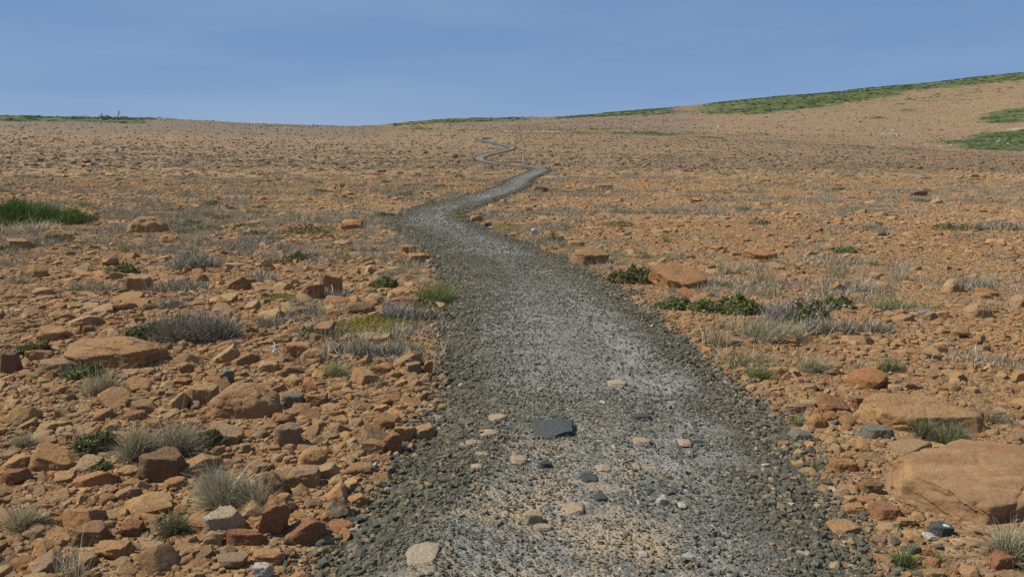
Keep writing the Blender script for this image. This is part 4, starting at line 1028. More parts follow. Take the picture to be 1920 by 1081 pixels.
HP = [
 ("dry", (196, 350, 778, 872), "big windswept clump of grey dry grass above the dark brown block", "big windswept grass clump", dict(dens=1.5, comb=-0.4)),
 ("leafy", (140, 215, 780, 850), "bright leafy sprig at the windswept clump's left end", "leafy sprig", dict(dens=0.7)),
 ("leafy", (158, 208, 846, 884), "small bright green leafy plant below the windswept clump", None, dict(dens=0.7)),
 ("olive", (330, 418, 782, 846), "dark green fine-leaved bush at the windswept clump's right end", "dark fine-leaved bush", dict(dens=1.2)),
 ("dry", (330, 520, 862, 960), "large pale dry grass clump, bleached blades flopping left", "large pale grass clump", dict(dens=1.6, comb=2.9)),
 ("mixg", (278, 372, 936, 1012), "thin green-grey grass patch left of the pale cream rock", "thin green-grey grass", dict(dens=0.8)),
 ("dry", (0, 92, 928, 1004), "shaggy dry grass tuft at the far left bottom", "shaggy left grass", dict(dens=1.3)),
 ("dry", (8, 76, 800, 842), "small dry grass tuft at the far left above the ridged slab", None, dict(dens=1.1)),
 ("leafy", (118, 196, 664, 716), "round-leaved green plant in front of the wide slanting slab", "round-leaved green plant", dict(dens=1.6)),
 ("dry", (150, 240, 682, 750), "grey dead grass around the round-leaved green plant", None, dict(dens=0.9)),
 ("olive", (20, 98, 626, 670), "dark olive shrub among rocks near the far left", "dark olive shrub", dict()),
 ("mat", (286, 446, 582, 642), "large silvery grey dead shrub mat with a white stick across it", "silvery shrub mat", dict(dens=1.6)),
 ("olive", (236, 316, 588, 640), "rusty green low shrub left of the silvery mat", None, dict()),
 ("mixg", (600, 712, 664, 712), "green-grey grass tuft near the path's left edge", "green-grey edge tuft", dict(dens=1.3)),
 ("moss", (622, 784, 578, 628), "bright yellow-green ground-hugging cushion left of the path", "yellow-green cushion", dict(hf=0.25)),
 ("purp", (712, 772, 562, 600), "bleached mauve-grey dead twigs at the top of the cushion", "mauve dead twigs", dict()),
 ("mat", (752, 822, 568, 604), "grey tangled shrub right of the mauve twigs", None, dict()),
 ("green", (782, 850, 516, 572), "vivid green grass tuft on the path's left verge", "vivid green tuft", dict(dens=1.4)),
 ("leafy", (694, 746, 506, 544), "low dark leafy plant above the flat brown rock", "dark leafy plant", dict()),
 ("dry", (752, 812, 476, 506), "dry tuft round the tan verge rock", None, dict()),
 ("mat", (636, 760, 636, 672), "long grey shrub mat below the yellow-green cushion", "long grey shrub mat", dict()),
 ("mixg", (762, 800, 634, 664), "small green-grey tuft beside the path's edge pile", None, dict()),
 ("mat", (580, 660, 536, 560), "tangled grey-green mat around the pale upright block", None, dict()),
 ("leafy", (1228, 1300, 548, 582), "grassy green leaves at the leafy strip's left end", None, dict()),
 ("leafy", (1284, 1442, 544, 592), "long strip of leafy green shrubs right of the path", "leafy green strip", dict(dens=1.5)),
 ("dry", (1380, 1500, 572, 640), "tall pale dry grass in front of the leafy strip", "tall pale grass", dict(dens=1.4)),
 ("purp", (1438, 1474, 556, 612), "upright bleached plume of dead grass by the flowering shrub", None, dict()),
 ("pink", (1458, 1552, 544, 614), "flowering shrub with pale pink blossom and a bare dark branch", "pink flowering shrub", dict(dens=1.2)),
 ("leafy", (1524, 1602, 548, 582), "yellowish green shrub right of the pink flowering one", None, dict()),
 ("mat", (1492, 1606, 590, 628), "low grey-green shrub spreading below the flowering shrub", None, dict(dens=1.2)),
 ("mat", (1604, 1676, 594, 626), "dense rounded grey shrub at the thicket's right end", "rounded grey shrub", dict(dens=1.3)),
 ("mixg", (1610, 1770, 548, 584), "thin mixed grass strip above the bleached roots", None, dict(dens=0.8)),
 ("olive", (1140, 1240, 486, 534), "olive shrub thicket between the blocky boulder and cracked slab", "olive thicket", dict(dens=1.2)),
 ("leafy", (1208, 1246, 506, 534), "small leafy plant at the cracked slab's left corner", None, dict()),
 ("dry", (1346, 1390, 482, 518), "pale spiky grass tuft standing right of the cracked slab", "pale spiky tuft", dict(dens=1.3)),
 ("dry", (1484, 1552, 650, 702), "dry feathery grass tuft on the right below the thicket", "feathery right tuft", dict(dens=1.2)),
 ("mixg", (1644, 1706, 660, 702), "dark green and grey tuft above the broad tan boulder", "dark green-grey tuft", dict()),
 ("dry", (1588, 1640, 664, 698), "faded grass tuft left of the dark green one", None, dict()),
 ("mixg", (1684, 1836, 768, 834), "mixed green and dead grass filling the gap between great boulders", "grass between boulders", dict(dens=1.2)),
 ("dry", (1842, 1940, 966, 1062), "pale bristly dry grass in the bottom right corner", "bristly corner grass", dict(dens=1.5)),
 ("dry", (1806, 1868, 914, 968), "wispy dead grass against the huge slab's front", None, dict()),
 ("green", (1660, 1722, 1016, 1066), "green tuft with white dead blades at bottom right", "lower green tuft", dict(dens=0.9)),
 ("green", (1736, 1778, 1022, 1054), "small spiky green tuft right of the lower green one", None, dict(dens=0.7)),
 ("green", (1474, 1512, 766, 800), "small green tuft with pale blades by the flat orange rock", None, dict(dens=0.7)),
 ("dry", (1486, 1532, 876, 900), "tiny straw-coloured tuft on the dark right gravel", "tiny straw tuft", dict(dens=0.7)),
 ("mixg", (1500, 1560, 846, 884), "thin grey-green tuft at the gravel's right border", None, dict(dens=0.7)),
 ("green", (1396, 1450, 664, 712), "thin green tuft growing at the path's right edge", "thin right-edge tuft", dict(dens=0.8)),
 ("dry", (1850, 1920, 752, 800), "loose dry grass right of the broad tan boulder", None, dict()),
 ("olive", (1134, 1190, 406, 426), "dark green cushion shrub in the right mid field", "dark cushion shrub", dict()),
 ("olive", (1402, 1446, 404, 424), "small dark green shrub farther right in the mid field", None, dict()),
 ("olive", (1744, 1852, 414, 434), "long low green shrub near the right edge", "long low shrub", dict()),
 ("mat", (1836, 1912, 408, 434), "grey-green shrub beside the long low one", None, dict()),
 ("leafy", (1562, 1606, 458, 476), "bright green plantlet in the orange right field", "bright plantlet", dict()),
 ("moss", (922, 978, 412, 432), "mossy yellow-green streak inside the bend", "mossy streak", dict(hf=0.3)),
 ("moss", (842, 876, 396, 412), "yellowish grass patch on the bend's inner verge", None, dict(hf=0.4)),
 ("olive", (1008, 1064, 432, 458), "dark green patch right of the bright white stone", None, dict()),
 ("olive", (530, 612, 414, 440), "green shrub patch in the left mid field", "left mid green patch", dict()),
 ("olive", (530, 580, 466, 492), "dark green plants below the left mid patch", None, dict()),
 ("mat", (330, 402, 462, 508), "grey dry shrub pair in the left mid field", "grey shrub pair", dict()),
 ("dry", (0, 46, 498, 540), "grey bristly tuft at the far left mid field", None, dict()),
 ("olive", (196, 260, 484, 520), "dark green and grey shrub right of the triangular rock", None, dict()),
 ("mat", (464, 516, 500, 530), "grey shrub right of the sharp-ended wedge rock", None, dict()),
 ("mat", (280, 392, 516, 550), "grey-green heath shrub right of the shaded-front rock", None, dict()),
 ("dry", (116, 226, 512, 548), "dry grass around the shaded-front rock", None, dict()),
 ("mat", (302, 346, 550, 582), "mauve-grey shrub above the silvery mat", None, dict()),
 ("mat", (480, 532, 586, 616), "dark little shrub left of the brown rubble patch", None, dict()),
 ("moss", (484, 572, 548, 566), "yellow-green moss streak above the dark little shrub", None, dict(hf=0.3)),
 ("olive", (366, 420, 418, 434), "small green shrub right of the split boulder", None, dict()),
 ("dry", (0, 110, 404, 434), "dry grass skirt under the big green bush", "dry skirt of the bush", dict()),
 ("dry", (108, 170, 416, 434), "pale grass at the bush's lower right corner", None, dict()),
 ("dry", (1170, 1230, 560, 600), "wispy pale grass at the path's right verge", None, dict(dens=0.8)),
 ("green", (928, 950, 334, 346), "green tuft beside the far path bend", "tuft by the far bend", dict(dens=1.2)),
 ("olive", (796, 820, 334, 343), "small green clump left of the far path", "clump left of the far path", dict()),
 ("olive", (1422, 1450, 295, 305), "lone dark green clump far out on the right plain", None, dict()),
 ("olive", (1094, 1132, 349, 356), "green streak in the plain right of the far bend", None, dict()),
]
for kind, box, label, ref, kw in HP:
    place_plant(kind, box, label, ref, **kw)

# the big juniper at the far left
X, Y, z, W, Dp, Hh, dep = px_frame(-170, 178, 360, 424, 0.8)
jb = link("juniper_bush", None, "big dense bright green bush spreading at the far left", "bush", loc=(X, Y, z))
link("foliage", spray_mesh("foliage", M_JUNI, W, Dp, Hh, 16000), parent=jb)
link("branches", stem_mesh("branches", M_DKSTICK, W * 0.9, Dp * 0.9, Hh * 0.8, 120, 4), parent=jb, kind="stuff")
REFS.append((80, 395, "big green bush"))
# dark shrubs and dead stems on the skyline
for k_, (x0, x1, y0, y1, lab) in enumerate([(128, 176, 213, 222, "low dark shrub on the skyline, leftmost of the ridge cluster"), (182, 212, 212, 222, "shrub on the skyline below the shorter dead stem"),
                                  (210, 246, 213, 223, "shrub on the skyline around the tall dead stem"), (252, 296, 216, 223, "low shrub trailing off right along the skyline"), (40, 96, 214, 220, "flat green shrub on the skyline near the left edge")]):
    X, Y, Z = unproject((x0 + x1) / 2, y1 + 1)
    W = (x1 - x0) * Y / F; Hh = (y1 - y0) * Y / F * 0.9
    o = link("ridge_shrub", None, lab, "shrub", "shrubs on the left skyline", loc=(X, Y, Z - 0.1))
    link("leaves", leaf_mesh("leaves", M_OLIVE, W, W * 0.6, Hh, 420, 0.16, 0.4, 1.2), parent=o)
    link("stems", stem_mesh("stems", M_TWIG, W, W * 0.5, Hh * 1.15, 30, 8), parent=o, kind="stuff")
for px_, y0, lab in [(190, 208, "shorter bare dead stem poking above the skyline shrubs"), (221, 202, "tallest bare dead stem poking above the skyline shrubs")]:
    X, Y, Z = unproject(px_, 222)
    L = (222 - y0) * Y / F * 0.72
    st = stick_mesh("dead_stem", M_DKSTICK, L, 0.13, 0.06, 3, int(px_), 6.0)
    link("dead_stem", st, lab, "dead stem", "dead stems on the left skyline", loc=(X, Y, Z))

# white marker post beside the far path
X, Y, Z = unproject(981, 307)
post = link("marker_post", None, "slim white marker post beside the far path", "post", loc=(X, Y, Z))
hh = 16 * Y / F
def bevel_box(w, d, h, c=0.15):
    a = w * c; pts = [(-w / 2 + a, -d / 2), (w / 2 - a, -d / 2), (w / 2, -d / 2 + a), (w / 2, d / 2 - a), (w / 2 - a, d / 2), (-w / 2 + a, d / 2), (-w / 2, d / 2 - a), (-w / 2, -d / 2 + a)]
    V = [(x, y, 0) for x, y in pts] + [(x, y, h) for x, y in pts]
    return V, [(i, (i + 1) % 8, 8 + (i + 1) % 8, 8 + i) for i in range(8)] + [tuple(reversed(range(8))), tuple(range(8, 16))]
v, f = bevel_box(0.13, 0.13, hh + 0.2); link("shaft", mesh_from("shaft", v, f, M_POST), parent=post, loc=(0, 0, -0.2))
v, f = bevel_box(0.15, 0.15, 0.10); link("cap", mesh_from("cap", v, f, M_POSTCAP), parent=post, loc=(0, 0, hh))
REFS.append((981, 300, "white marker post"))

# bleached sticks and roots
def place_stick(px, py, lpx, deg, mat, label, th=0.006, br=0, seed=1, up=0.15, bends=0.18):
    X, Y, Z = unproject(px, py); L = lpx * Y / F
    st = stick_mesh("twig", mat, L, th, bends, br, seed, up)
    z = float(surf(np.array([X]), np.array([Y]))[0])
    link("twig", st, label, "twig", loc=(X, Y, z + 0.02), rot=(0, 0, math.radians(deg)))
place_stick(436, 640, 46, 125, M_STICK, "straight white stick lying across the silvery shrub mat", 0.006, 0, 3, 0.35, 0.06)
place_stick(622, 556, 28, 100, M_STICK, "curved bleached twig beside the pale upright block", 0.007, 0, 5, 0.6)
place_stick(632, 552, 34, 20, M_DKSTICK, "dark forked twig beside the pale upright block", 0.012, 1, 6, 0.25)
place_stick(1636, 592, 60, 25, M_DKSTICK, "dark crooked stick left of the bleached roots", 0.010, 1, 7, 0.2)
place_stick(1706, 592, 34, 20, M_ROOT, "tangle of bleached roots above the orange wedge", 0.012, 5, 8, 0.25, 0.35)
place_stick(512, 668, 30, 80, M_STICK, "small bleached branching root on the cobble bank", 0.008, 4, 9, 0.8, 0.3)
place_stick(146, 572, 24, 40, M_STICK, "short white stick among rocks at mid left", 0.010, 1, 12, 0.3, 0.2)
place_stick(30, 586, 22, -20, M_STICK, "thin white stick on rubble near the far left edge", 0.006, 0, 13, 0.1, 0.1)
place_stick(770, 394, 18, 100, M_STICK, "thin pale stem standing at the outer bend verge", 0.010, 0, 14, 1.2, 0.1)

# ------------------------------------------------------------------ scattering
def gn_scatter(name, pts, rots, scls, idx, protos, extra=None, kind="stuff", label=None, cat=None):
    pc = bpy.data.collections.new(name + "_kinds")
    for i, m in enumerate(protos):
        po = bpy.data.objects.new("%s_kind_%02d" % (name, i), m); pc.objects.link(po)
    me = bpy.data.meshes.new(name)
    me.vertices.add(len(pts)); me.vertices.foreach_set("co", np.asarray(pts, np.float32).ravel())
    a = me.attributes.new("rot", 'FLOAT_VECTOR', 'POINT'); a.data.foreach_set("vector", np.asarray(rots, np.float32).ravel())
    a = me.attributes.new("scl", 'FLOAT_VECTOR', 'POINT'); a.data.foreach_set("vector", np.asarray(scls, np.float32).ravel())
    a = me.attributes.new("idx", 'INT', 'POINT'); a.data.foreach_set("value", np.asarray(idx, np.int32))
    for k_, v_ in (extra or {}).items():
        a = me.attributes.new(k_, 'FLOAT', 'POINT'); a.data.foreach_set("value", np.asarray(v_, np.float32))
    o = link(name, me, label, cat, kind=kind)
    ng = bpy.data.node_groups.new(name + "_scatter", 'GeometryNodeTree')
    ng.interface.new_socket("Geometry", in_out='INPUT', socket_type='NodeSocketGeometry')
    ng.interface.new_socket("Geometry", in_out='OUTPUT', socket_type='NodeSocketGeometry')
    N, L = ng.nodes, ng.links
    gi = N.new("NodeGroupInput"); go = N.new("NodeGroupOutput")
    ci = N.new("GeometryNodeCollectionInfo"); ci.inputs[0].default_value = pc; ci.inputs["Separate Children"].default_value = True; ci.inputs["Reset Children"].default_value = True
    ip = N.new("GeometryNodeInstanceOnPoints"); ip.inputs["Pick Instance"].default_value = True
    def na(nm, dt):
        q = N.new("GeometryNodeInputNamedAttribute"); q.data_type = dt; q.inputs["Name"].default_value = nm; return q.outputs["Attribute"]
    L.new(gi.outputs[0], ip.inputs["Points"]); L.new(ci.outputs[0], ip.inputs["Instance"])
    L.new(na("idx", 'INT'), ip.inputs["Instance Index"]); L.new(na("rot", 'FLOAT_VECTOR'), ip.inputs["Rotation"]); L.new(na("scl", 'FLOAT_VECTOR'), ip.inputs["Scale"])
    L.new(ip.outputs[0], go.inputs[0])
    md = o.modifiers.new("scatter", 'NODES'); md.node_group = ng
    return o

AMAX = 0.80
def sample(n, y0, y1, dens_pow=1.0):
    """points over the seen wedge of ground between two distances, even per square metre (dens_pow 1)"""
    q = rng.random(n)
    e = dens_pow + 1
    y = (q * (y1 ** e - y0 ** e) + y0 ** e) ** (1 / e)
    x = rng.uniform(-AMAX, AMAX, n) * y + rng.uniform(-0.6, 0.6, n)
    return x, y

def power_sizes(n, lo, hi, p=2.6):
    q = rng.random(n); e = 1 - p
    return (q * (hi ** e - lo ** e) + lo ** e) ** (1 / e)

def surf_normal_rot(n, tilt=0.25):
    return np.c_[rng.normal(0, tilt, n), rng.normal(0, tilt, n), rng.uniform(0, 2 * math.pi, n)]

ob = np.array(OBST)
def clear_of(x, y, s, f=0.8):
    ok = np.ones(len(x), bool)
    for ox, oy, orr in ob:
        ok &= (x - ox) ** 2 + (y - oy) ** 2 > (orr * f + s * 0.35) ** 2
    return ok

LOOSE = [mesh_from("loose_rock", *rock_verts(2000 + i, 2, rng.uniform(14, 34), 7, 0.06), M_OCHRE, True, sharp=35) for i in range(18)]
ANG = [mesh_from("rubble_rock", *rock_verts(3000 + i, 3, rng.uniform(16, 30), 8, 0.06), M_OCHRE, True, sharp=36) for i in range(26)]

cob = lambda x, y: sstep(-0.15, 0.55, fbm2(x / 1.9, y / 1.9, 41) + 0.32 * (x < 0) * (1 - sstep(7, 14, y)) - 0.15 * (x > 1.2))
parts = []
def band(n, y0, y1, lo, hi, p, dp=1.0, clump=True):
    x, y = sample(n, y0, y1, dp)
    s = power_sizes(n, lo, hi, p)
    u = path_u(x, y)
    ok = np.abs(u) > 1.02 + s * 0.35 + rng.uniform(-0.06, 0.14, n)
    if clump:
        c = cob(x, y)
        ok &= rng.random(n) < np.where(s > lo * 2.2, 0.10 + 0.9 * c, 1.0)
    grn = green_amount(x, y)
    ok &= rng.random(n) > grn * 1.15
    parts.append(np.c_[x, y, s][ok])
band(105000, 1.7, 7.5, 0.011, 0.10, 2.9)
band(7500, 1.7, 7.5, 0.05, 0.14, 2.7)
band(170000, 7.5, 20, 0.024, 0.17, 3.15)
band(2600, 7.5, 20, 0.10, 0.30, 2.8)
band(145000, 20, 62, 0.058, 0.42, 3.2, 0.75)
band(85000, 62, 290, 0.15, 0.80, 3.1, 0.6, False)
band(42000, 270, 560, 0.30, 1.2, 3.2, 0.8, False)
# larger individual candidates
x, y = sample(2600, 1.9, 20, 0.35); s = np.minimum(power_sizes(2600, 0.10, 0.36, 2.8), 0.09 + 0.028 * y)
x = np.clip(x, -0.74 * y - 0.3, 0.74 * y + 0.3)
u = path_u(x, y); ok = (np.abs(u) > 1.06 + s * 0.5) & (rng.random(2600) < 0.10 + 0.9 * cob(x, y))
cand = np.c_[x, y, s][ok]
R = np.vstack(parts + [cand])
ok = np.ones(len(R), bool)
near = R[:, 1] < 40
idn = np.where(near)[0]
ok[idn] = clear_of(R[idn, 0], R[idn, 1], R[idn, 2]) | (R[idn, 2] < 0.05) & (rng.random(len(idn)) < 0.5)
for qx, qy, qw, qd, qh in PLANTS:
    ins = ((R[:, 0] - qx) / (qw * 0.95)) ** 2 + ((R[:, 1] - qy) / (qd * 0.95)) ** 2 < 1
    ok &= ~(ins & (R[:, 2] > max(0.035, 0.30 * qh)))
R = R[ok]
# big ones keep apart
order = np.argsort(-R[:, 2]); big = [i for i in order if R[i, 2] > 0.09 and R[i, 1] < 25]
cell = {}; drop = set()
for i in big:
    x, y, s = R[i]; cxi, cyi = int(x // 0.5), int(y // 0.5); hit = False
    for a in (-1, 0, 1):
        for b in (-1, 0, 1):
            for (qx, qy, qs) in cell.get((cxi + a, cyi + b), ()):
                if (qx - x) ** 2 + (qy - y) ** 2 < (0.40 * (qs + s)) ** 2: hit = True
    if hit: drop.add(i)
    else: cell.setdefault((cxi, cyi), []).append((x, y, s))
R = np.delete(R, sorted(drop), 0)
zz = surf(R[:, 0], R[:, 1])
n = len(R)
flat = rng.uniform(0.34, 0.80, n) * (1 - 0.34 * sstep(5, 11, R[:, 1])); asp = rng.uniform(0.62, 1.0, n)
rot = surf_normal_rot(n, 0.22); st = rng.random(n) < 0.12; rot[st, 0] += rng.choice([-0.7, 0.7], st.sum())
scl = np.c_[R[:, 2] / 2, R[:, 2] / 2 * asp, R[:, 2] / 2 * flat]
zz = zz + scl[:, 2] * np.where(R[:, 2] > 0.045, rng.uniform(-0.4, 0.4, n), rng.uniform(0.0, 0.6, n))
ppx, ppy, pdep = project(R[:, 0], R[:, 1], zz)
pix = R[:, 2] / pdep * F
vis = (ppx > 5) & (ppx < 1915) & (ppy > 5) & (ppy < 1076)
N_IND = 300 - sum(1 for h in HR if h[4].get("name", "rock") == "rock") - 2
cands = np.where(vis)[0]; cands = cands[np.argsort(-pix[cands])][:N_IND]
ind = np.zeros(n, bool); ind[cands] = True

# each of these is a rock of its own, named by the landmark next to it
ORD = ["nearest", "second nearest", "third nearest", "fourth nearest", "fifth nearest", "sixth nearest", "seventh nearest", "eighth nearest", "ninth nearest", "tenth nearest", "eleventh nearest", "twelfth nearest",
       "thirteenth nearest", "fourteenth nearest", "fifteenth nearest", "sixteenth nearest"]
def auto_labels(items, noun, used={}):
    """items: (px, py, shape word); returns labels saying which one"""
    rp = np.array([(a, b) for a, b, _ in REFS])
    buckets = {}
    for k_, (ax, ay, w) in enumerate(items):
        d = np.hypot(rp[:, 0] - ax, (rp[:, 1] - ay) * 1.3)
        j = int(np.argmin(d)); dx, dy = ax - rp[j, 0], (ay - rp[j, 1]) * 1.3
        rel = ("right of" if dx > 0 else "left of") if abs(dx) > abs(dy) else ("below" if dy > 0 else "above")
        buckets.setdefault((j, rel), []).append((float(d[j]), k_))
    out = [None] * len(items)
    for (j, rel), L_ in buckets.items():
        for rk, (_, k_) in enumerate(sorted(L_)):
            out[k_] = "%s %s, %s one %s the %s" % (items[k_][2], noun, ORD[min(rk, len(ORD) - 1)], rel, REFS[j][2])
    return out
items = []
for i in cands:
    w = "flattish" if flat[i] < 0.46 else ("chunky" if flat[i] > 0.72 else ("long" if asp[i] < 0.72 else "angular"))
    items.append((ppx[i], ppy[i], w))
labs = auto_labels(items, "ochre rock")
for i, lb in zip(cands, labs):
    link("rock", ANG[int(rng.integers(len(ANG)))], lb, "rock", "ochre rocks strewn over the barren ground",
         loc=(R[i, 0], R[i, 1], zz[i]), rot=tuple(rot[i]), scale=tuple(scl[i]))
rest = ~ind & (R[:, 1] < 75)
far = R[:, 1] >= 75
far &= rng.random(len(R)) > 0.45 * (R[:, 1] > 170) * (R[:, 0] < 0)
gn_scatter("rubble", np.c_[R[:, 0], R[:, 1], zz][rest], rot[rest], scl[rest], rng.integers(0, len(LOOSE), rest.sum()), LOOSE, kind="stuff", label="ochre rubble and small stones covering the plain", cat="rubble")

FARS = [mesh_from("far_stone", *rock_verts(2500 + i, 2, 24, 7, 0.06), M_FAR, True, sharp=35) for i in range(8)]
gn_scatter("far_rubble", np.c_[R[:, 0], R[:, 1], zz][far], rot[far], scl[far], rng.integers(0, 8, far.sum()), FARS, kind="stuff", label="dull brown stones scattered over the far plain and slopes", cat="rubble")

# pale stones far up the slopes
pp = []
for cx, cy, sx, sy, m_ in [(1235, 345, 60, 12, 60), (1680, 300, 40, 10, 60), (1830, 262, 70, 6, 22), (1770, 258, 40, 4, 14), (1460, 330, 120, 60, 60), (1600, 540, 12, 6, 16), (1762, 548, 18, 8, 26), (940, 560, 90, 20, 80), (300, 226, 200, 10, 50), (1330, 500, 30, 30, 30)]:
    px_ = rng.normal(cx, sx, m_); Yq = rng.normal(cy, sy, m_); pp.append(np.c_[(px_ - 960) / F / A_DEN * Yq, Yq])
pp = np.vstack(pp); m_ = len(pp); s = power_sizes(m_, 0.25, 1.1, 2.4)
WH = [mesh_from("pale_stone", *rock_verts(4000 + i, 2, 20, 7, 0.06), M_WHITE, True, sharp=35) for i in range(5)]
gn_scatter("pale_rubble", np.c_[pp, H(pp[:, 0], pp[:, 1]) + s * 0.1], surf_normal_rot(m_), np.c_[s / 2, s / 2, s * 0.3], rng.integers(0, 5, m_), WH, label="whitish stones scattered on the far slopes", cat="rubble")

# gravel of the path
GR = [mesh_from("gravel_stone", *rock_verts(5000 + i, 2, rng.uniform(40, 70), 5, 0.02, None, 0.38), M_GRAVEL, True, sharp=16) for i in range(14)]
cum = np.r_[0, np.cumsum(np.hypot(*np.diff(cp, axis=0).T))]
def along(n, d0, d1, edge_frac):
    sel = np.where((np.hypot(cp[:, 0], cp[:, 1]) >= d0) & (np.hypot(cp[:, 0], cp[:, 1]) < d1) & (cp[:, 1] > 0))[0]
    k_ = sel[rng.integers(0, len(sel), n)]
    e = rng.random(n) < edge_frac
    u = np.where(e, np.sign(rng.random(n) - 0.5) * np.clip(rng.normal(0.86, 0.17, n), 0.35, 1.5), rng.uniform(-0.95, 0.95, n))
    right = (u > 0) & e & (rng.random(n) < 0.5) & (cp[k_, 1] < 7)
    u = np.where(right, u + np.abs(rng.normal(0, 0.16, n)), u)
    t = rng.uniform(-0.08, 0.08, n)
    return cp[k_, 0] + cn[k_, 0] * u + ct[k_, 0] * t, cp[k_, 1] + cn[k_, 1] * u + ct[k_, 1] * t, u
gp = []
for n_, d0, d1, ef, lo, hi, pw in [(62000, 1.8, 5.0, 0.42, 0.010, 0.046, 2.9), (56000, 4.4, 13, 0.42, 0.014, 0.05, 2.9), (30000, 8, 19, 0.42, 0.018, 0.055, 2.9), (34000, 10, 32, 0.46, 0.024, 0.07, 3), (22000, 20, 80, 0.46, 0.038, 0.10, 3), (6000, 80, 210, 0.5, 0.06, 0.14, 3)]:
    x, y, u = along(n_, d0, d1, ef); gp.append(np.c_[x, y, u, power_sizes(n_, lo, hi, pw)])
gp = np.vstack(gp); n = len(gp)
u = gp[:, 2]; au = np.abs(u)
edge = sstep(0.60, 0.90, au + 0.20 * fbm2(gp[:, 0] / 0.6, gp[:, 1] / 0.6, 71))
keep = rng.random(n) < 0.66 + 0.34 * edge - 0.22 * np.exp(-((u - 0.34) / 0.2) ** 2)
keep &= (au < 1.02) | (rng.random(n) < np.exp(-((au - 1.02) / 0.16) ** 2) * 0.9 + 0.08)
gp, u, au, edge = gp[keep], u[keep], au[keep], edge[keep]; n = len(gp)
s = gp[:, 3] * (0.58 + 0.5 * edge)
trk = 0.95 * np.exp(-((u - 0.34) / 0.24) ** 2) + 0.55 * np.exp(-((u + 0.42) / 0.18) ** 2)
dust = np.clip((1 - edge) * (0.16 + trk * (0.25 + 0.9 * sstep(-0.3, 0.3, fbm2(gp[:, 0] / 0.7, gp[:, 1] / 0.7, 73)))) + rng.normal(0, 0.14, n) + 0.12 * (1 - edge), 0, 1)
fl = rng.uniform(0.45, 0.85, n)
z = surf(gp[:, 0], gp[:, 1], path_u(gp[:, 0], gp[:, 1])) + s * 0.5 * fl * (0.05 + 0.5 * edge)
gn_scatter("gravel", np.c_[gp[:, 0], gp[:, 1], z], surf_normal_rot(n, 0.3), np.c_[s / 2, s / 2 * rng.uniform(0.6, 1, n), s / 2 * fl], rng.integers(0, len(GR), n), GR, {"dust": dust}, label="grey crushed gravel loose on the path", cat="gravel")

# ------------------------------------------------------------------ smaller plants
def proto_set():
    P = []
    for i in range(4): P.append(("dry", grass_mesh("dry_grass_tuft", M_DRY, 0.26, 0.22, 0.17, 130, 1.3)))
    for i in range(4): P.append(("mat", mat_mesh("dwarf_shrub", M_TWIG, 0.52, 0.42, 0.08, 330, 1.3)))
    for i in range(2): P.append(("mixg", grass_mesh("grass_tuft", M_MIXG, 0.24, 0.20, 0.15, 120, 1.3)))
    for i in range(2): P.append(("olive", leaf_mesh("low_shrub", M_OLIVE, 0.34, 0.28, 0.09, 260, 0.016)))
    return P
PR = proto_set()
x1_, y1_ = sample(4200, 2.6, 24, 0.35); x2_, y2_ = sample(21000, 24, 140, 0.35)
x = np.r_[x1_, x2_]; y = np.r_[y1_, y2_]; n = len(x)
u = path_u(x, y)
veg = 0.6 * fbm2(x / 1.3, y / 0.9, 91) + 0.5 * fbm2(x / 5.0, y / 3.5, 92) + 0.22 * np.exp(-((np.abs(u) - 1.5) / 0.6) ** 2) + 0.10 * sstep(10, 28, y) - 0.10 * (x > 1.5) * (y < 24) + 0.06 * (x < 0)
ok = (np.abs(u) > 1.15) & (rng.random(n) < sstep(0.02, 0.38, veg) * (1 - 0.5 * sstep(24, 50, y))) & ((y > 6) | (rng.random(n) < 0.4))
x, y, u = x[ok], y[ok], u[ok]
ok = clear_of(x, y, 0.0, 0.85)
for qx, qy, qw, qd, qh in PLANTS:
    ok &= ((x - qx) / (qw * 1.05)) ** 2 + ((y - qy) / (qd * 1.05 + 0.1)) ** 2 > 1
x, y, u = x[ok], y[ok], u[ok]; n = len(x)
typ = rng.choice(12, n, p=np.array([5, 5, 5, 5, 9, 9, 9, 9, 2.2, 2.2, 1.4, 1.4]) / 63.2)
sc = rng.uniform(0.55, 1.7, n) * (1 + 0.6 * sstep(12, 40, y)) * (1 - 0.35 * (y < 6))
vz = surf(x, y, u)
vx_, vy_, vd = project(x, y, vz + 0.05)
vpix = sc / vd
vis = (vx_ > 5) & (vx_ < 1915) & (vy_ < 1076) & (vy_ > 5)
ci = np.where(vis)[0]; ci = ci[np.argsort(-vpix[ci])][:170]
indv = np.zeros(n, bool); indv[ci] = True
NAMES = {"dry": ("dry_grass_tuft", "dry grass tuft", "grass tuft"), "mat": ("dwarf_shrub", "twiggy dwarf shrub", "shrub"), "mixg": ("grass_tuft", "half-green grass tuft", "grass tuft"), "olive": ("low_shrub", "small-leaved green shrub", "shrub")}
for tk, (nm, noun, cat) in NAMES.items():
    sel = [i for i in ci if PR[typ[i]][0] == tk]
    it = [(vx_[i], vy_[i], "small" if sc[i] < 0.85 else "bushy") for i in sel]
    for i, lb in zip(sel, auto_labels(it, noun)):
        link(nm, PR[typ[i]][1], lb, cat, noun + "s growing among the stones", loc=(x[i], y[i], vz[i]), rot=(0, 0, float(rng.uniform(0, 6.28))), scale=(sc[i], sc[i], sc[i] * float(rng.uniform(0.8, 1.15))))
rs = ~indv
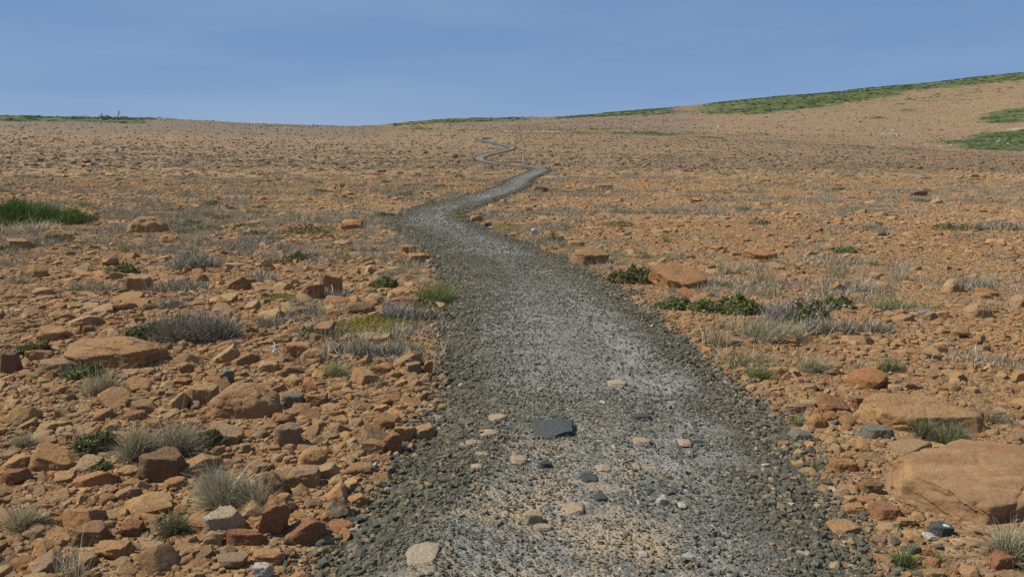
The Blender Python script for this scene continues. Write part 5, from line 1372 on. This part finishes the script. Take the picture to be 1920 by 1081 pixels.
gn_scatter("undergrowth", np.c_[x, y, vz][rs], np.c_[np.zeros((rs.sum(), 2)), rng.uniform(0, 6.28, rs.sum())], np.c_[sc, sc, sc][rs], typ[rs], [m for _, m in PR], label="grey dry tufts and dwarf shrubs dotted over the plain", cat="undergrowth")

# far low mats (metre-sized heath patches) and hillside shrubs
FARM = [mat_mesh("heath_patch", M_TWIG, 1.0, 0.9, 0.16, 260, 5.0) for _ in range(3)] + [leaf_mesh("heath_patch", M_OLIVE, 0.9, 0.8, 0.16, 220, 0.05) for _ in range(2)]
n = 3600; x, y = sample(n, 50, 280, 0.6); u = path_u(x, y)
ok = (np.abs(u) > 1.6) & (rng.random(n) < sstep(-0.2, 0.5, fbm2(x / 14, y / 14, 95))) ; x, y = x[ok], y[ok]; n = len(x)
sc = rng.uniform(0.5, 1.3, n)
gn_scatter("heath", np.c_[x, y, H(x, y)], np.c_[np.zeros((n, 2)), rng.uniform(0, 6.28, n)], np.c_[sc, sc, sc * 0.9], rng.choice(5, n, p=[.28, .28, .28, .08, .08]), FARM, label="low grey heath patches on the far plain", cat="heath")
HS = [leaf_mesh("hill_shrub", M_HILL, 1.9, 1.8, 0.32, 170, 0.12, 0.45, 3.0) for _ in range(5)]
xs, ys = [], []
for (nn, y0, y1) in [(26000, 205, 330), (60000, 330, 640)]:
    x, y = sample(nn, y0, y1, 0.9)
    g = green_amount(x, y) + 0.5 * fbm2(x / 9, y / 9, 97)
    ok = rng.random(nn) < sstep(0.45, 0.95, g) * 0.38
    xs.append(x[ok]); ys.append(y[ok])
x = np.concatenate(xs); y = np.concatenate(ys); n = len(x)
sc = rng.uniform(0.5, 1.2, n) * (0.7 + 0.5 * sstep(250, 500, y))
gn_scatter("hillside_undergrowth", np.c_[x, y, H(x, y) - 0.05], np.c_[np.zeros((n, 2)), rng.uniform(0, 6.28, n)], np.c_[sc, sc, sc], rng.integers(0, 5, n), HS, label="low green scrub covering the hillside", cat="scrub")
print("COUNTS rubble", rest.sum(), "gravel", len(gp), "plants", len(ci), "scrub", n)
